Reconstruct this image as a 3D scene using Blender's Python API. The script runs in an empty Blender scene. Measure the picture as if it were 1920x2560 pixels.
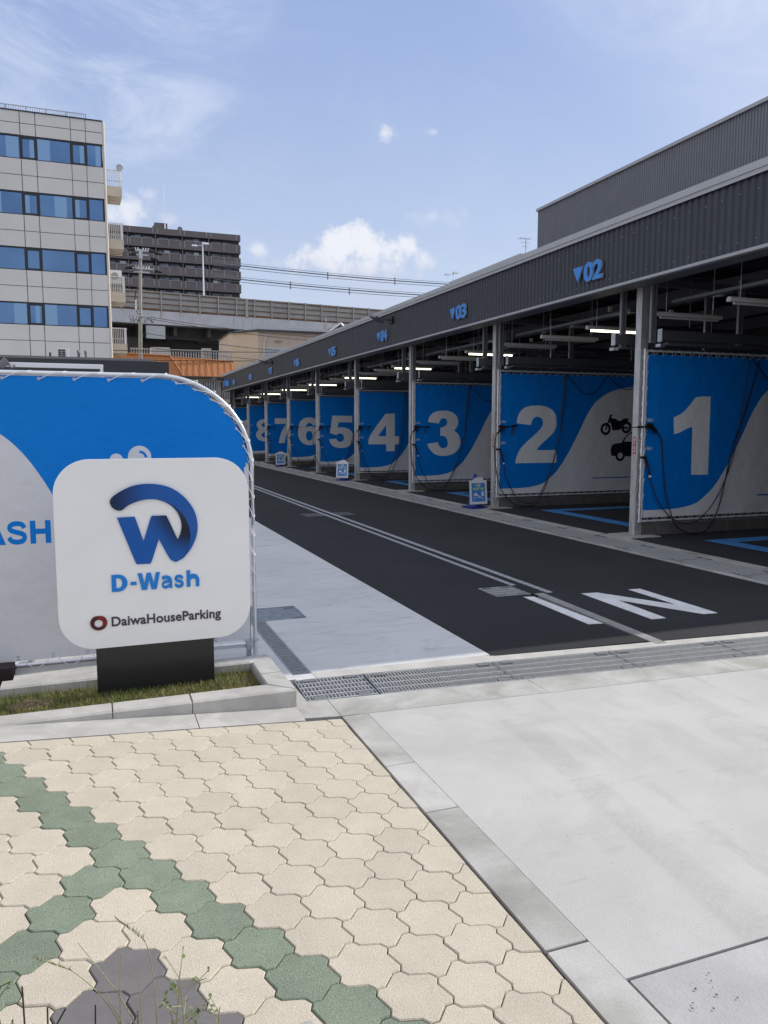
import bpy, bmesh, math, random
from mathutils import Vector, Matrix
from mathutils.geometry import tessellate_polygon
R=math.radians
sc=bpy.context.scene
col=sc.collection
rnd=random.Random(7)
# ------------------------------------------------------------ camera
cam=bpy.data.cameras.new('camera'); co=bpy.data.objects.new('camera',cam); col.objects.link(co)
cam.sensor_fit='HORIZONTAL'; cam.sensor_width=36; cam.lens=36*1945/1920
co.location=(0,0,1.55); co.rotation_euler=(R(90-6.25),0,R(-20.56)); cam.clip_start=.05; cam.clip_end=3000
sc.camera=co
# ------------------------------------------------------------ light
SUN_EL,SUN_AZ=33.0,84.2          # azimuth clockwise from +Y
sd=Vector((math.sin(R(SUN_AZ))*math.cos(R(SUN_EL)),math.cos(R(SUN_AZ))*math.cos(R(SUN_EL)),math.sin(R(SUN_EL))))
sl=bpy.data.lights.new('sun','SUN'); sl.energy=2.9; sl.angle=R(.53); sl.color=(1,.95,.88)
so=bpy.data.objects.new('sun',sl); col.objects.link(so); so.rotation_euler=sd.to_track_quat('Z','Y').to_euler(); so.location=(40,5,30)
sc.view_settings.view_transform='Standard'; sc.view_settings.look='None'; sc.view_settings.exposure=0.48; sc.view_settings.gamma=1
w=bpy.data.worlds.new('World'); sc.world=w; w.use_nodes=True
nt=w.node_tree; nt.nodes.clear()
class NG:
    def __init__(s,nt): s.nt=nt
    def n(s,t,**k):
        x=s.nt.nodes.new(t)
        for a,b in k.items(): setattr(x,a,b)
        return x
    def l(s,a,b): s.nt.links.new(a,b)
    def m(s,op,a,b=None,c=None,clamp=False):
        x=s.n('ShaderNodeMath',operation=op); x.use_clamp=clamp
        for i,v in enumerate((a,b,c)):
            if v is None: continue
            if isinstance(v,(int,float)): x.inputs[i].default_value=v
            else: s.l(v,x.inputs[i])
        return x.outputs[0]
    def noise(s,vec,scale,detail=4,rough=.55,dist=0):
        x=s.n('ShaderNodeTexNoise'); x.inputs['Scale'].default_value=scale; x.inputs['Detail'].default_value=detail
        x.inputs['Roughness'].default_value=rough; x.inputs['Distortion'].default_value=dist
        if vec is not None: s.l(vec,x.inputs['Vector'])
        return x.outputs['Fac']
    def ramp(s,f,a,b,lo=0.,hi=1.):
        x=s.n('ShaderNodeMapRange'); x.clamp=True; x.interpolation_type='SMOOTHSTEP'
        s.l(f,x.inputs[0])
        for i,v in enumerate((a,b,lo,hi)): x.inputs[1+i].default_value=v
        return x.outputs[0]
    def mix(s,f,a,b,mode='MIX'):
        x=s.n('ShaderNodeMix',data_type='RGBA',blend_type=mode)
        if isinstance(f,(int,float)): x.inputs[0].default_value=f
        else: s.l(f,x.inputs[0])
        for i,v in ((6,a),(7,b)):
            if isinstance(v,tuple): x.inputs[i].default_value=(*v[:3],1)
            else: s.l(v,x.inputs[i])
        return x.outputs[2]
    def scalev(s,vec,sx,sy,sz):
        x=s.n('ShaderNodeMapping'); s.l(vec,x.inputs[0]); x.inputs['Scale'].default_value=(sx,sy,sz); return x.outputs[0]
g=NG(nt)
sky=g.n('ShaderNodeTexSky',sky_type='NISHITA'); sky.sun_disc=False; sky.sun_elevation=R(SUN_EL); sky.sun_rotation=R(SUN_AZ)
sky.air_density=1.0; sky.dust_density=.6; sky.ozone_density=2.2; sky.altitude=0
tc=g.n('ShaderNodeTexCoord'); D=tc.outputs['Generated']
sep=g.n('ShaderNodeSeparateXYZ'); g.l(D,sep.inputs[0])
az=g.m('MULTIPLY',g.m('ARCTAN2',sep.outputs[0],sep.outputs[1]),57.2958)
el=g.m('MULTIPLY',g.m('ARCSINE',sep.outputs[2]),57.2958)
n1=g.noise(D,9,7,.62); n2=g.noise(D,34,6,.6)
n3=g.noise(D,90,5,.65)
nn=g.m('ADD',g.m('ADD',g.m('MULTIPLY',g.m('SUBTRACT',n1,.5),2.0),g.m('MULTIPLY',g.m('SUBTRACT',n2,.5),2.4)),g.m('MULTIPLY',g.m('SUBTRACT',n3,.5),.9))
def blob(a0,e0,wa,we,gain=1.,nz=1.,soft=.55):
    da=g.m('DIVIDE',g.m('SUBTRACT',az,a0),wa); de=g.m('DIVIDE',g.m('SUBTRACT',el,e0),we)
    d=g.m('SQRT',g.m('ADD',g.m('MULTIPLY',da,da),g.m('MULTIPLY',de,de)))
    v=g.m('ADD',g.m('SUBTRACT',1.,d),g.m('MULTIPLY',nn,nz))
    return g.m('MULTIPLY',g.ramp(v,0,soft),gain)
dens=None
for b in [(15.4,11.7,2.1,1.2,.85,1.1,.9),(17.3,12.6,1.7,1.2,.95,1.1,.9),(19.4,12.8,1.8,1.3,.95,1.1,.9),(21.6,12.2,1.9,1.4,.9,1.1,.9),(23.5,11.4,1.8,1.3,.75,1.,1.),(18.8,11.0,6.2,1.6,.8,1.,1.3),(26.3,10.9,1.8,.9,.6,1.2,1.1),
          (19.5,9.4,9,2.6,.72,.6,1.6),(27,9.6,5,2.0,.6,.7,1.5),(14,10.2,4,1.8,.5,.7,1.5),(12,8.6,6,2,.45,.8,1.5),(20.6,19.75,.80,.62,.75,1.4,1.2),(24,19.75,.55,.26,.4,1.4,1.2),(24.1,14.4,2.2,.8,.45,1.,1.3),
          (3.0,14.5,1.4,1.3,.8,1.,1.),(1.5,14.0,1.5,1.2,.7,1.,1.),(4.2,15.3,.8,.7,.5,1.3,1.2),(11.4,12.3,1.2,.8,.65,1.2,1.2),(10.2,10.8,1.8,1.5,.5,.9,1.3),(5.6,13.8,1.0,.5,.35,1.2,1.2)]:
    x=blob(*b); dens=x if dens is None else g.m('MAXIMUM',dens,x)
# shading of the cumulus: lit tops, grey bases
shade=g.ramp(g.m('ADD',g.m('SUBTRACT',el,10.6),g.m('MULTIPLY',nn,1.6)),-.6,2.0,.0,1.)
ccol=g.mix(shade,(.42,.45,.55),(.63,.645,.69))
# thin high cirrus veils
wv=g.scalev(D,1.6,3.6,4.2); wi=g.noise(wv,2.1,9,.66,1.6); wj=g.noise(D,3.2,4,.6,.6)
lft=g.ramp(az,17,2,.0,1.); lft=g.m('MULTIPLY',lft,g.ramp(el,11,17))
cir=g.m('MULTIPLY',g.m('MULTIPLY',g.ramp(wi,.36,.72),g.ramp(wj,.30,.66)),g.m('ADD',.14,g.m('MULTIPLY',lft,.62)))
rgt=g.ramp(g.m('ADD',az,g.m('MULTIPLY',g.m('SUBTRACT',el,20.),1.3)),33,56)
cir=g.m('MAXIMUM',cir,g.m('MULTIPLY',rgt,g.ramp(wi,.25,.75,.45,1.)))
skyc=g.mix(1.,sky.outputs[0],(.105,.105,.105),'MULTIPLY')
# clear blue ahead paling to the horizon; bright fill added overhead and behind, out of view, to lift the shade
blue=g.mix(g.ramp(el,31,4),(.25,.335,.56),(.43,.49,.62))
c0=g.mix(.80,skyc,blue)
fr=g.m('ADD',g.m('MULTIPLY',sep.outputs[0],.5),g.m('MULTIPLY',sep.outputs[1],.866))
fill_veil=g.m('MAXIMUM',g.ramp(el,33,55),g.ramp(fr,.35,-.2))
c1=g.mix(fill_veil,c0,(.52,.545,.61))
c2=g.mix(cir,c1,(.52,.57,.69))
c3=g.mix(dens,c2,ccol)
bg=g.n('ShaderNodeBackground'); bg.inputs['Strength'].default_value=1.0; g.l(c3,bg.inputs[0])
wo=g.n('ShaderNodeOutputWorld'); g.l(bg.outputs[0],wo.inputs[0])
# ------------------------------------------------------------ materials
MATS={}
def mat(name,c,rough=.6,metal=0.,bdist=.01,var=0.,vs=3.,c2=None,bump=0.,bs=60.,fine=0.,fs=150.,world=False,emit=None,spec=.5,island=0.,stretch=None,coat=0.,extra=None):
    if name in MATS: return MATS[name]
    m=bpy.data.materials.new(name); m.use_nodes=True; t=m.node_tree; b=t.nodes['Principled BSDF']; q=NG(t)
    b.inputs['Base Color'].default_value=(*c,1); b.inputs['Roughness'].default_value=rough; b.inputs['Metallic'].default_value=metal
    b.inputs['Specular IOR Level'].default_value=spec
    if coat: b.inputs['Coat Weight'].default_value=coat
    if world: vec=q.n('ShaderNodeNewGeometry').outputs['Position']
    else: vec=q.n('ShaderNodeTexCoord').outputs['Object']
    if stretch: vs_vec=q.scalev(vec,*stretch)
    else: vs_vec=vec
    colr=None
    if var:
        f=q.ramp(q.noise(vs_vec,vs,6,.6,.4),.3,.7); c2=c2 or tuple(x*(1-var) for x in c)
        colr=q.mix(f,c2,c)
    if fine:
        f=q.ramp(q.noise(vec,fs,3,.7),.35,.65,1-fine,1+fine*.6)
        cb=q.n('ShaderNodeCombineXYZ'); [q.l(f,cb.inputs[i]) for i in range(3)]
        colr=q.mix(1.,colr if colr is not None else c,cb.outputs[0],'MULTIPLY')
    if island:
        rn=q.n('ShaderNodeNewGeometry').outputs['Random Per Island']; f=q.ramp(rn,0,1,1-island,1+island*.5)
        cb=q.n('ShaderNodeCombineXYZ'); [q.l(f,cb.inputs[i]) for i in range(3)]
        colr=q.mix(1.,colr if colr is not None else c,cb.outputs[0],'MULTIPLY')
    if extra: colr=extra(q,vec,colr if colr is not None else c)
    if colr is not None: q.l(colr,b.inputs['Base Color'])
    if bump:
        bm=q.n('ShaderNodeBump'); bm.inputs['Strength'].default_value=bump; bm.inputs['Distance'].default_value=bdist
        q.l(q.noise(vec,bs,4,.6),bm.inputs['Height']); q.l(bm.outputs[0],b.inputs['Normal'])
    if emit:
        b.inputs['Emission Color'].default_value=(*emit[0],1); b.inputs['Emission Strength'].default_value=emit[1]
    MATS[name]=m; return m
def tyre(q,vec,c):
    # faint tyre tracks and trowel marks worn into the driveway concrete
    sp=q.n('ShaderNodeSeparateXYZ'); q.l(vec,sp.inputs[0]); X,Y=sp.outputs[0],sp.outputs[1]
    tot=None
    for (x0,k,wd,st) in ((2.0,.10,.10,.28),(2.27,.11,.03,.2),(3.15,.05,.09,.26),(3.42,.05,.03,.26),(2.72,.08,.10,.16),(3.9,0.,.08,.2)):
        d=q.m('ABSOLUTE',q.m('SUBTRACT',q.m('SUBTRACT',X,x0),q.m('MULTIPLY',q.m('SUBTRACT',Y,3.0),k)))
        band=q.ramp(d,wd,wd*.55)
        tr=q.m('MULTIPLY',q.m('ADD',.7,q.m('MULTIPLY',q.m('SINE',q.m('MULTIPLY',q.m('ADD',Y,q.m('MULTIPLY',d,.7)),150.)),.12)),q.ramp(q.noise(vec,38.,4,.7),.3,.6,.45,1.))
        v=q.m('MULTIPLY',q.m('MULTIPLY',band,tr),q.m('MULTIPLY',q.ramp(q.noise(vec,3.1,4),.35,.6),st))
        tot=v if tot is None else q.m('MAXIMUM',tot,v)
    r=q.mix(tot,c,(.20,.175,.16))
    f=q.ramp(q.noise(q.scalev(vec,1.,7.,1.),2.2,6,.7),.56,.72)
    r=q.mix(q.m('MULTIPLY',f,.30),r,(.30,.29,.28))
    f3=q.ramp(q.noise(vec,.9,5,.75,1.),.5,.66); r=q.mix(q.m('MULTIPLY',f3,.18),r,(.28,.26,.24))
    f4=q.ramp(q.noise(vec,55.,2,.5),.70,.76); return q.mix(q.m('MULTIPLY',f4,.4),r,(.22,.20,.18))
def swirl(q,vec,c):
    f=q.ramp(q.noise(q.scalev(vec,.8,2.4,1.),1.6,7,.68,2.2),.5,.7)
    r=q.mix(q.m('MULTIPLY',f,.42),c,(.30,.29,.28))
    f2=q.ramp(q.noise(q.scalev(vec,1.5,9.,1.),2.,5,.7,1.),.6,.68)
    return q.mix(q.m('MULTIPLY',f2,.42),r,(.20,.19,.18))
def rust(q,vec,c):
    f=q.ramp(q.noise(q.scalev(vec,1.3,1.3,.06),1.,6,.75),.56,.70)
    return q.mix(q.m('MULTIPLY',f,.8),c,(.25,.12,.05))
def stain(q,vec,c):
    f=q.ramp(q.noise(vec,1.3,6,.7,.5),.55,.75); r=q.mix(q.m('MULTIPLY',f,.22),c,(.36,.31,.25))
    f2=q.ramp(q.noise(q.scalev(vec,1.,3.,1.),34.,3,.6),.66,.74); return q.mix(q.m('MULTIPLY',f2,.25),r,(.30,.26,.21))
def sandy(q,vec,c):
    f=q.ramp(q.noise(vec,2.2,6,.7),.42,.62); return q.mix(f,c,(.16,.14,.10))
conc=mat('driveway_concrete',(.525,.512,.490),.85,var=.13,vs=1.7,bump=.25,bs=200,fine=.13,fs=240,world=True,extra=tyre)
concl=mat('trowelled_concrete',(.63,.63,.62),.72,var=.12,vs=.9,bump=.08,bs=60,fine=.07,fs=200,world=True,extra=swirl)
mort=mat('cement_edging',(.52,.50,.46),.9,var=.18,vs=6,bump=.3,bs=40,fine=.12,fs=120,world=True)
kerbm=mat('kerb_concrete',(.50,.49,.462),.85,var=.42,vs=2.6,c2=(.30,.292,.262),bump=.15,bs=120,fine=.09,fs=220,world=True,island=.1)
kerb2=mat('precast_kerb_concrete',(.50,.485,.45),.85,var=.25,vs=5,bump=.12,bs=120,fine=.08,fs=220,world=True)
asph=mat('asphalt',(.034,.035,.038),.9,var=.3,vs=.8,bump=1.,bs=120,fine=.6,fs=120,world=True,spec=.35)
paint=mat('white_road_paint',(.80,.80,.80),.6,var=.2,vs=7,fine=.1,fs=120,bump=.2,bs=90,world=True)
bpaint=mat('blue_road_paint',(.055,.26,.60),.6,var=.15,vs=8,fine=.15,fs=120,bump=.3,bs=90,world=True)
medm=mat('median_stone',(.30,.295,.28),.85,var=.2,vs=5,fine=.12,fs=200,world=True,island=.08)
dirt=mat('joint_dirt',(.03,.026,.022),.95,world=True,extra=sandy)
steel=mat('galvanised_steel',(.55,.57,.59),.42,.85,var=.35,vs=14,fine=.08,fs=60)
steel2=mat('galvanised_post_steel',(.62,.62,.61),.5,.55,var=.30,vs=9,c2=(.42,.42,.42),stretch=(1,1,.25),fine=.08,fs=40)
alu=mat('bright_pipe',(.80,.81,.83),.30,.75,var=.1,vs=8)
grate=mat('grating_steel',(.62,.62,.61),.38,.45,var=.2,vs=30)
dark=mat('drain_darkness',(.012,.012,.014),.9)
padm=mat('grey_grating_clip',(.16,.165,.17),.6)
beige=mat('beige_paver',(.585,.520,.415),.9,var=.09,vs=7,fine=.15,fs=260,bump=.5,bs=260,world=True,island=.055,extra=stain)
green=mat('green_paver',(.235,.28,.205),.9,var=.16,vs=9,fine=.3,fs=260,bump=.5,bs=260,world=True,island=.10)
grey=mat('grey_paver',(.165,.155,.155),.88,var=.14,vs=14,fine=.12,fs=330,bump=.2,bs=300,world=True,island=.08)
white=mat('white_sign_enamel',(.86,.86,.85),.28,var=.03,vs=3,coat=.3)
blk=mat('black_powdercoat',(.013,.013,.014),.38,var=.1,vs=4,coat=.15)
lblue=mat('blue_letter',(.0,.20,.62),.35)
lgrey=mat('dark_letter',(.045,.035,.06),.4)
def gradA(q,vec,c):
    sp=q.n('ShaderNodeSeparateXYZ'); q.l(vec,sp.inputs[0])
    f=q.ramp(sp.outputs[0],.08,.33); return q.mix(f,(.001,.012,.06),(.0,.085,.36))
def gradB(q,vec,c):
    sp=q.n('ShaderNodeSeparateXYZ'); q.l(vec,sp.inputs[0]); X,Z=sp.outputs[0],sp.outputs[2]
    def di(x,z): return q.m('SQRT',q.m('ADD',q.m('POWER',q.m('SUBTRACT',X,x),2.),q.m('POWER',q.m('SUBTRACT',Z,z),2.)))
    a=q.ramp(di(.492,.991),.035,.18); b=q.ramp(di(.382,1.053),.0,.13,.25,1.)
    f=q.m('MULTIPLY',a,b); return q.mix(f,(.001,.004,.02),(.0,.09,.38))
embA=mat('emblem_ribbon_print',(.0,.05,.35),.25,extra=gradA,coat=.3)
embB=mat('emblem_fold_print',(.0,.06,.4),.25,extra=gradB,coat=.3)
def gradR(q,vec,c):
    f=q.ramp(q.noise(vec,14.,1),.35,.65); return q.mix(f,(.06,.003,.004),(.32,.01,.012))
redm=mat('red_logo_print',(.3,.01,.01),.3,extra=gradR)
fabB=mat('blue_banner_fabric',(.0,.20,.66),.62,bump=.5,bs=1.7,bdist=.09,spec=.2)
fabW=mat('white_banner_fabric',(.68,.68,.69),.6,bump=.5,bs=1.7,bdist=.09,spec=.3)
bayW=mat('bay_banner_white',(.74,.74,.75),.6,bump=.5,bs=1.7,bdist=.09,spec=.25)
bayB=mat('bay_banner_blue',(.0,.19,.66),.65,bump=.5,bs=1.7,bdist=.09,spec=.15)
fabK=mat('black_print',(.012,.012,.02),.5)
fabL=mat('blue_line_print',(.02,.14,.42),.5)
rope=mat('white_rope',(.78,.78,.80),.6)
fascm=mat('charcoal_cladding',(.050,.053,.064),.42,.25,var=.12,vs=2,spec=.5,fine=.05,fs=30)
upperm=mat('dark_grey_cladding',(.20,.205,.225),.45,.2,var=.10,vs=2)
trimm=mat('light_grey_trim',(.40,.40,.42),.45,.3,var=.08,vs=4)
capm=mat('eaves_cap_metal',(.46,.46,.47),.5,.2,var=.08,vs=4)
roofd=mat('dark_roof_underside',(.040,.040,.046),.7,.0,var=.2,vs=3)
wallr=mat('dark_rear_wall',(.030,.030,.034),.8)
blockm=mat('concrete_block_wall',(.14,.135,.125),.9,var=.25,vs=6,fine=.1,fs=90)
fixw=mat('light_housing',(.50,.49,.47),.5)
tube=mat('lit_tube',(.9,.9,.8),.4,emit=((1.,.93,.66),3.2))
tubeoff=mat('unlit_tube',(.45,.45,.44),.4)
rubber=mat('black_hose_rubber',(.010,.010,.012),.5)
plast=mat('black_plastic',(.008,.008,.009),.45)
wplast=mat('white_plastic',(.75,.75,.77),.4)
redst=mat('red_sticker',(.42,.06,.035),.5)
signb=mat('blue_sign_letter',(.04,.24,.70),.4)
signe=mat('sign_letter_edge',(.28,.33,.40),.4)
dblue=mat('blue_cone_plastic',(.005,.02,.22),.4)
poster=mat('poster_blue',(.05,.20,.62),.35,var=.5,vs=12,c2=(.10,.32,.70))
postery=mat('poster_yellow',(.50,.60,.18),.4)
posterw=mat('poster_white',(.70,.72,.80),.4)
offw=mat('office_panel',(.70,.675,.64),.7,var=.07,vs=.5,world=True)
joint=mat('panel_joint',(.035,.035,.04),.8)
offc=mat('office_corner_cream',(.66,.60,.52),.6,var=.08,vs=1)
balm=mat('balcony_cream',(.55,.50,.42),.7,var=.15,vs=1,fine=.03,fs=20)
frm=mat('dark_window_frame',(.014,.014,.022),.4)
glass=mat('reflective_glass',(.13,.24,.42),.04,.92,var=.3,vs=.25,c2=(.09,.17,.32),world=True)
curt=mat('curtained_glass',(.20,.33,.50),.05,.9)
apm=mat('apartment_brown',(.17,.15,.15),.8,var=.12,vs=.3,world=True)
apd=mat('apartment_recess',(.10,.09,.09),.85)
apl=mat('apartment_light_edge',(.36,.35,.36),.6)
apw=mat('apartment_window',(.16,.18,.22),.1,.5,var=.6,vs=.4,c2=(.03,.03,.04))
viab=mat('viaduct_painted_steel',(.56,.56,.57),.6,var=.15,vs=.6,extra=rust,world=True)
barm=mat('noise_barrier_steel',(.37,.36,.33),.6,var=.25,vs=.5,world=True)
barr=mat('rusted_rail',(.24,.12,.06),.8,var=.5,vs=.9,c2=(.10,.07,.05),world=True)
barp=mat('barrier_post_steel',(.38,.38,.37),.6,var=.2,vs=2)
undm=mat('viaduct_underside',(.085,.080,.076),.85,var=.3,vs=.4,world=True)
polem=mat('pole_concrete',(.36,.34,.30),.85,var=.2,vs=2,fine=.05,fs=30)
wirem=mat('cable_black',(.02,.02,.022),.6)
wireg=mat('power_line_grey',(.20,.21,.25),.6)
orange=mat('orange_metal_roof',(.44,.175,.06),.65,.0,var=.15,vs=1)
beigeb=mat('beige_siding',(.56,.46,.37),.75,var=.07,vs=.8)
slate=mat('grey_slate_roof',(.14,.145,.16),.6,var=.2,vs=3)
creamw=mat('cream_render',(.52,.48,.40),.8,var=.1,vs=1)
boothr=mat('booth_roof_dark',(.022,.024,.030),.4,var=.1,vs=1)
boothc=mat('booth_roof_coping',(.20,.20,.21),.5)
grassm=mat('grass_blades',(.15,.20,.035),.7,island=.5,var=.5,vs=3,c2=(.27,.235,.085),world=True)
soil=mat('lawn_soil',(.13,.11,.055),.95,var=.4,vs=14,world=True)
drym=mat('dry_thatch',(.36,.27,.14),.9,var=.3,vs=40,island=.4)
weed=mat('weed_green',(.13,.17,.05),.6,island=.4)
strawm=mat('seed_stalk',(.30,.30,.15),.6)
twig=mat('twig_brown',(.05,.030,.022),.8)
brownst=mat('dark_brown_steel',(.018,.010,.010),.7)
# ------------------------------------------------------------ mesh builder
class M:
    def __init__(s): s.v=[]; s.f=[]; s.mi=[]; s.cur=0
    def add(s,vs,fs):
        b=len(s.v); s.v+= [tuple(p) for p in vs]
        for f in fs: s.f.append(tuple(b+i for i in f)); s.mi.append(s.cur)
        return s
    def box(s,x0,x1,y0,y1,z0,z1,T=None):
        vs=[(x,y,z) for z in (z0,z1) for y in (y0,y1) for x in (x0,x1)]
        if T: vs=[T@Vector(p) for p in vs]
        return s.add(vs,[(0,2,3,1),(4,5,7,6),(0,1,5,4),(2,6,7,3),(0,4,6,2),(1,3,7,5)])
    def prism(s,poly,fn,d0,d1,holes=(),sides=True,back=True):
        """poly: 2D outline(s) mapped by fn(u,v,d); front at d1, back at d0"""
        loops=[list(poly)]+[list(h) for h in holes]
        tri=tessellate_polygon([[Vector((p[0],p[1],0)) for p in L] for L in loops])
        flat=[p for L in loops for p in L]; n=len(flat)
        fr=[fn(p[0],p[1],d1) for p in flat]; bk=[fn(p[0],p[1],d0) for p in flat]
        def ar(t): a,b,c=[flat[i] for i in t]; return (b[0]-a[0])*(c[1]-a[1])-(b[1]-a[1])*(c[0]-a[0])
        tri=[t if ar(t)>0 else (t[0],t[2],t[1]) for t in tri]
        fs=[tuple(t) for t in tri]
        if back: fs+=[(t[0]+n,t[2]+n,t[1]+n) for t in tri]
        vs=fr+bk
        if sides:
            o=0
            for li,L in enumerate(loops):
                A=sum(L[i][0]*L[(i+1)%len(L)][1]-L[(i+1)%len(L)][0]*L[i][1] for i in range(len(L)))
                for i in range(len(L)):
                    a=o+i; b=o+(i+1)%len(L)
                    q=(a+n,b+n,b,a)
                    if (A<0)!=(li>0): q=q[::-1]
                    fs.append(q)
                o+=len(L)
        return s.add(vs,fs)
    def tube(s,pts,r,n=8,cap=True,r2=None):
        pts=[Vector(p) for p in pts]; N=len(pts); rings=[]; up=None
        for i,p in enumerate(pts):
            d=(pts[min(i+1,N-1)]-pts[max(i-1,0)]).normalized()
            if up is None: up=Vector((0,0,1)) if abs(d.z)<.9 else Vector((1,0,0))
            a=d.cross(up); 
            if a.length<1e-4: a=d.cross(Vector((0,1,0)))
            a.normalize(); b=d.cross(a).normalized(); up=-b if False else up
            rr=r if r2 is None else r+(r2-r)*i/(N-1)
            rings.append([p+a*math.cos(2*math.pi*k/n)*rr+b*math.sin(2*math.pi*k/n)*rr for k in range(n)])
        vs=[q for rg in rings for q in rg]; fs=[]
        for i in range(N-1):
            for k in range(n): fs.append((i*n+k,i*n+(k+1)%n,(i+1)*n+(k+1)%n,(i+1)*n+k))
        if cap: fs+= [tuple(range(n)),tuple((N-1)*n+k for k in reversed(range(n)))]
        return s.add(vs,fs)
    def cyl(s,p,q,r,n=12,r2=None): return s.tube([p,q],r,n,True,r2)
    def disc(s,c,r,ax='y',n=20,t=.002,rin=0):
        pts=[(math.cos(2*math.pi*k/n)*r,math.sin(2*math.pi*k/n)*r) for k in range(n)]
        h=[[(math.cos(2*math.pi*k/n)*rin,math.sin(2*math.pi*k/n)*rin) for k in range(n)]] if rin else []
        fn={'y':lambda u,v,d:(c[0]+u,c[1]-d,c[2]+v),'x':lambda u,v,d:(c[0]-d,c[1]-u,c[2]+v),'z':lambda u,v,d:(c[0]+u,c[1]+v,c[2]+d)}[ax]
        return s.prism(pts,fn,0,t,h)
    def build(s,name,mats,parent=None,smooth=False,bevel=0):
        me=bpy.data.meshes.new(name); o=Vector((0,0,0))
        if parent is not None: o=wloc(parent)
        me.from_pydata([tuple(Vector(p)-o) for p in s.v],[],s.f)
        if not isinstance(mats,(list,tuple)): mats=[mats]
        for m in mats: me.materials.append(m)
        if len(mats)>1: me.polygons.foreach_set('material_index',s.mi)
        if smooth: me.polygons.foreach_set('use_smooth',[True]*len(me.polygons))
        me.update(); ob=bpy.data.objects.new(name,me); col.objects.link(ob)
        if parent is not None: ob.parent=parent
        if bevel:
            b=ob.modifiers.new('bevel','BEVEL'); b.width=bevel; b.segments=2; b.limit_method='ANGLE'
        if smooth:
            try: me.set_sharp_from_angle(angle=R(40))
            except Exception: pass
        return ob
def wloc(o):
    v=Vector(o.location)
    while o.parent: o=o.parent; v+=Vector(o.location)
    return v
def tag(o,label=None,cat=None,group=None,kind=None):
    if label: o['label']=label
    if cat: o['category']=cat
    if group: o['group']=group
    if kind: o['kind']=kind
    return o
def thing(name,label,cat,loc=(0,0,0),group=None):
    o=bpy.data.objects.new(name,None); o.empty_display_size=.2; o.location=loc; col.objects.link(o)
    return tag(o,label,cat,group)
def dup(root,delta,label=None):
    r=root.copy(); col.objects.link(r); r.location=Vector(root.location)+Vector(delta)
    if label: r['label']=label
    for ch in root.children:
        c=ch.copy(); col.objects.link(c); c.parent=r
        for gch in ch.children:
            d=gch.copy(); col.objects.link(d); d.parent=c
    return r
def structure(o): o['kind']='structure'; return o
XZ=lambda y:(lambda u,v,d:(u,y-d,v))              # plate facing -Y
YZ=lambda x:(lambda u,v,d:(x-d,-u,v))             # plate facing -X, u runs to the viewer's right (-Y)
XY=lambda z:(lambda u,v,d:(u,v,z+d))
def rect(x0,x1,y0,y1): return [(x0,y0),(x1,y0),(x1,y1),(x0,y1)]
def smooth_poly(P,ang=42,it=2):
    for _ in range(it):
        Q=[]; n=len(P)
        for i in range(n):
            a,b,c=Vector(P[i-1]),Vector(P[i]),Vector(P[(i+1)%n])
            t=abs((b-a).angle(c-b,0))
            if t>R(ang) or t<1e-3: Q.append(tuple(b))
            else: Q+= [tuple(b+(a-b)*.25),tuple(b+(c-b)*.25)]
        P=Q
    return P
def catmull(P,k=8):
    P=[Vector(p) for p in P]; out=[]
    for i in range(len(P)-1):
        a=P[max(i-1,0)];b=P[i];c=P[i+1];d=P[min(i+2,len(P)-1)]
        for j in range(k):
            t=j/k; out.append(.5*((2*b)+(-a+c)*t+(2*a-5*b+4*c-d)*t*t+(-a+3*b-3*c+d)*t**3))
    out.append(P[-1]); return out
def text_mesh(body,size,ext=.004,bold=0.,sx=1.,shear=0.,spacing=1.):
    """returns verts (u,v,d) and faces of extruded text, origin at left baseline"""
    cu=bpy.data.curves.new('t','FONT'); cu.body=body; cu.size=size; cu.extrude=ext/2; cu.offset=bold; cu.space_character=spacing; cu.shear=shear; cu.resolution_u=6
    ob=bpy.data.objects.new('t',cu); col.objects.link(ob)
    dg=bpy.context.evaluated_depsgraph_get(); dg.update(); me=ob.evaluated_get(dg).to_mesh()
    vs=[(v.co.x*sx,v.co.y,v.co.z+ext/2) for v in me.vertices]; fs=[tuple(p.vertices) for p in me.polygons]
    ob.evaluated_get(dg).to_mesh_clear(); bpy.data.objects.remove(ob); bpy.data.curves.remove(cu)
    return vs,fs
def fit_text(mm,body,u0,u1,v0,v1,fn,ext,bold=0.,spacing=1.):
    vs,fs=text_mesh(body,1.,ext,bold,1.,0.,spacing)
    xs=[p[0] for p in vs]; ys=[p[1] for p in vs]; a,b,c,d=min(xs),max(xs),min(ys),max(ys)
    mm.add([fn(u0+(p[0]-a)/(b-a)*(u1-u0),v0+(p[1]-c)/(d-c)*(v1-v0),p[2]) for p in vs],fs)

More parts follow.
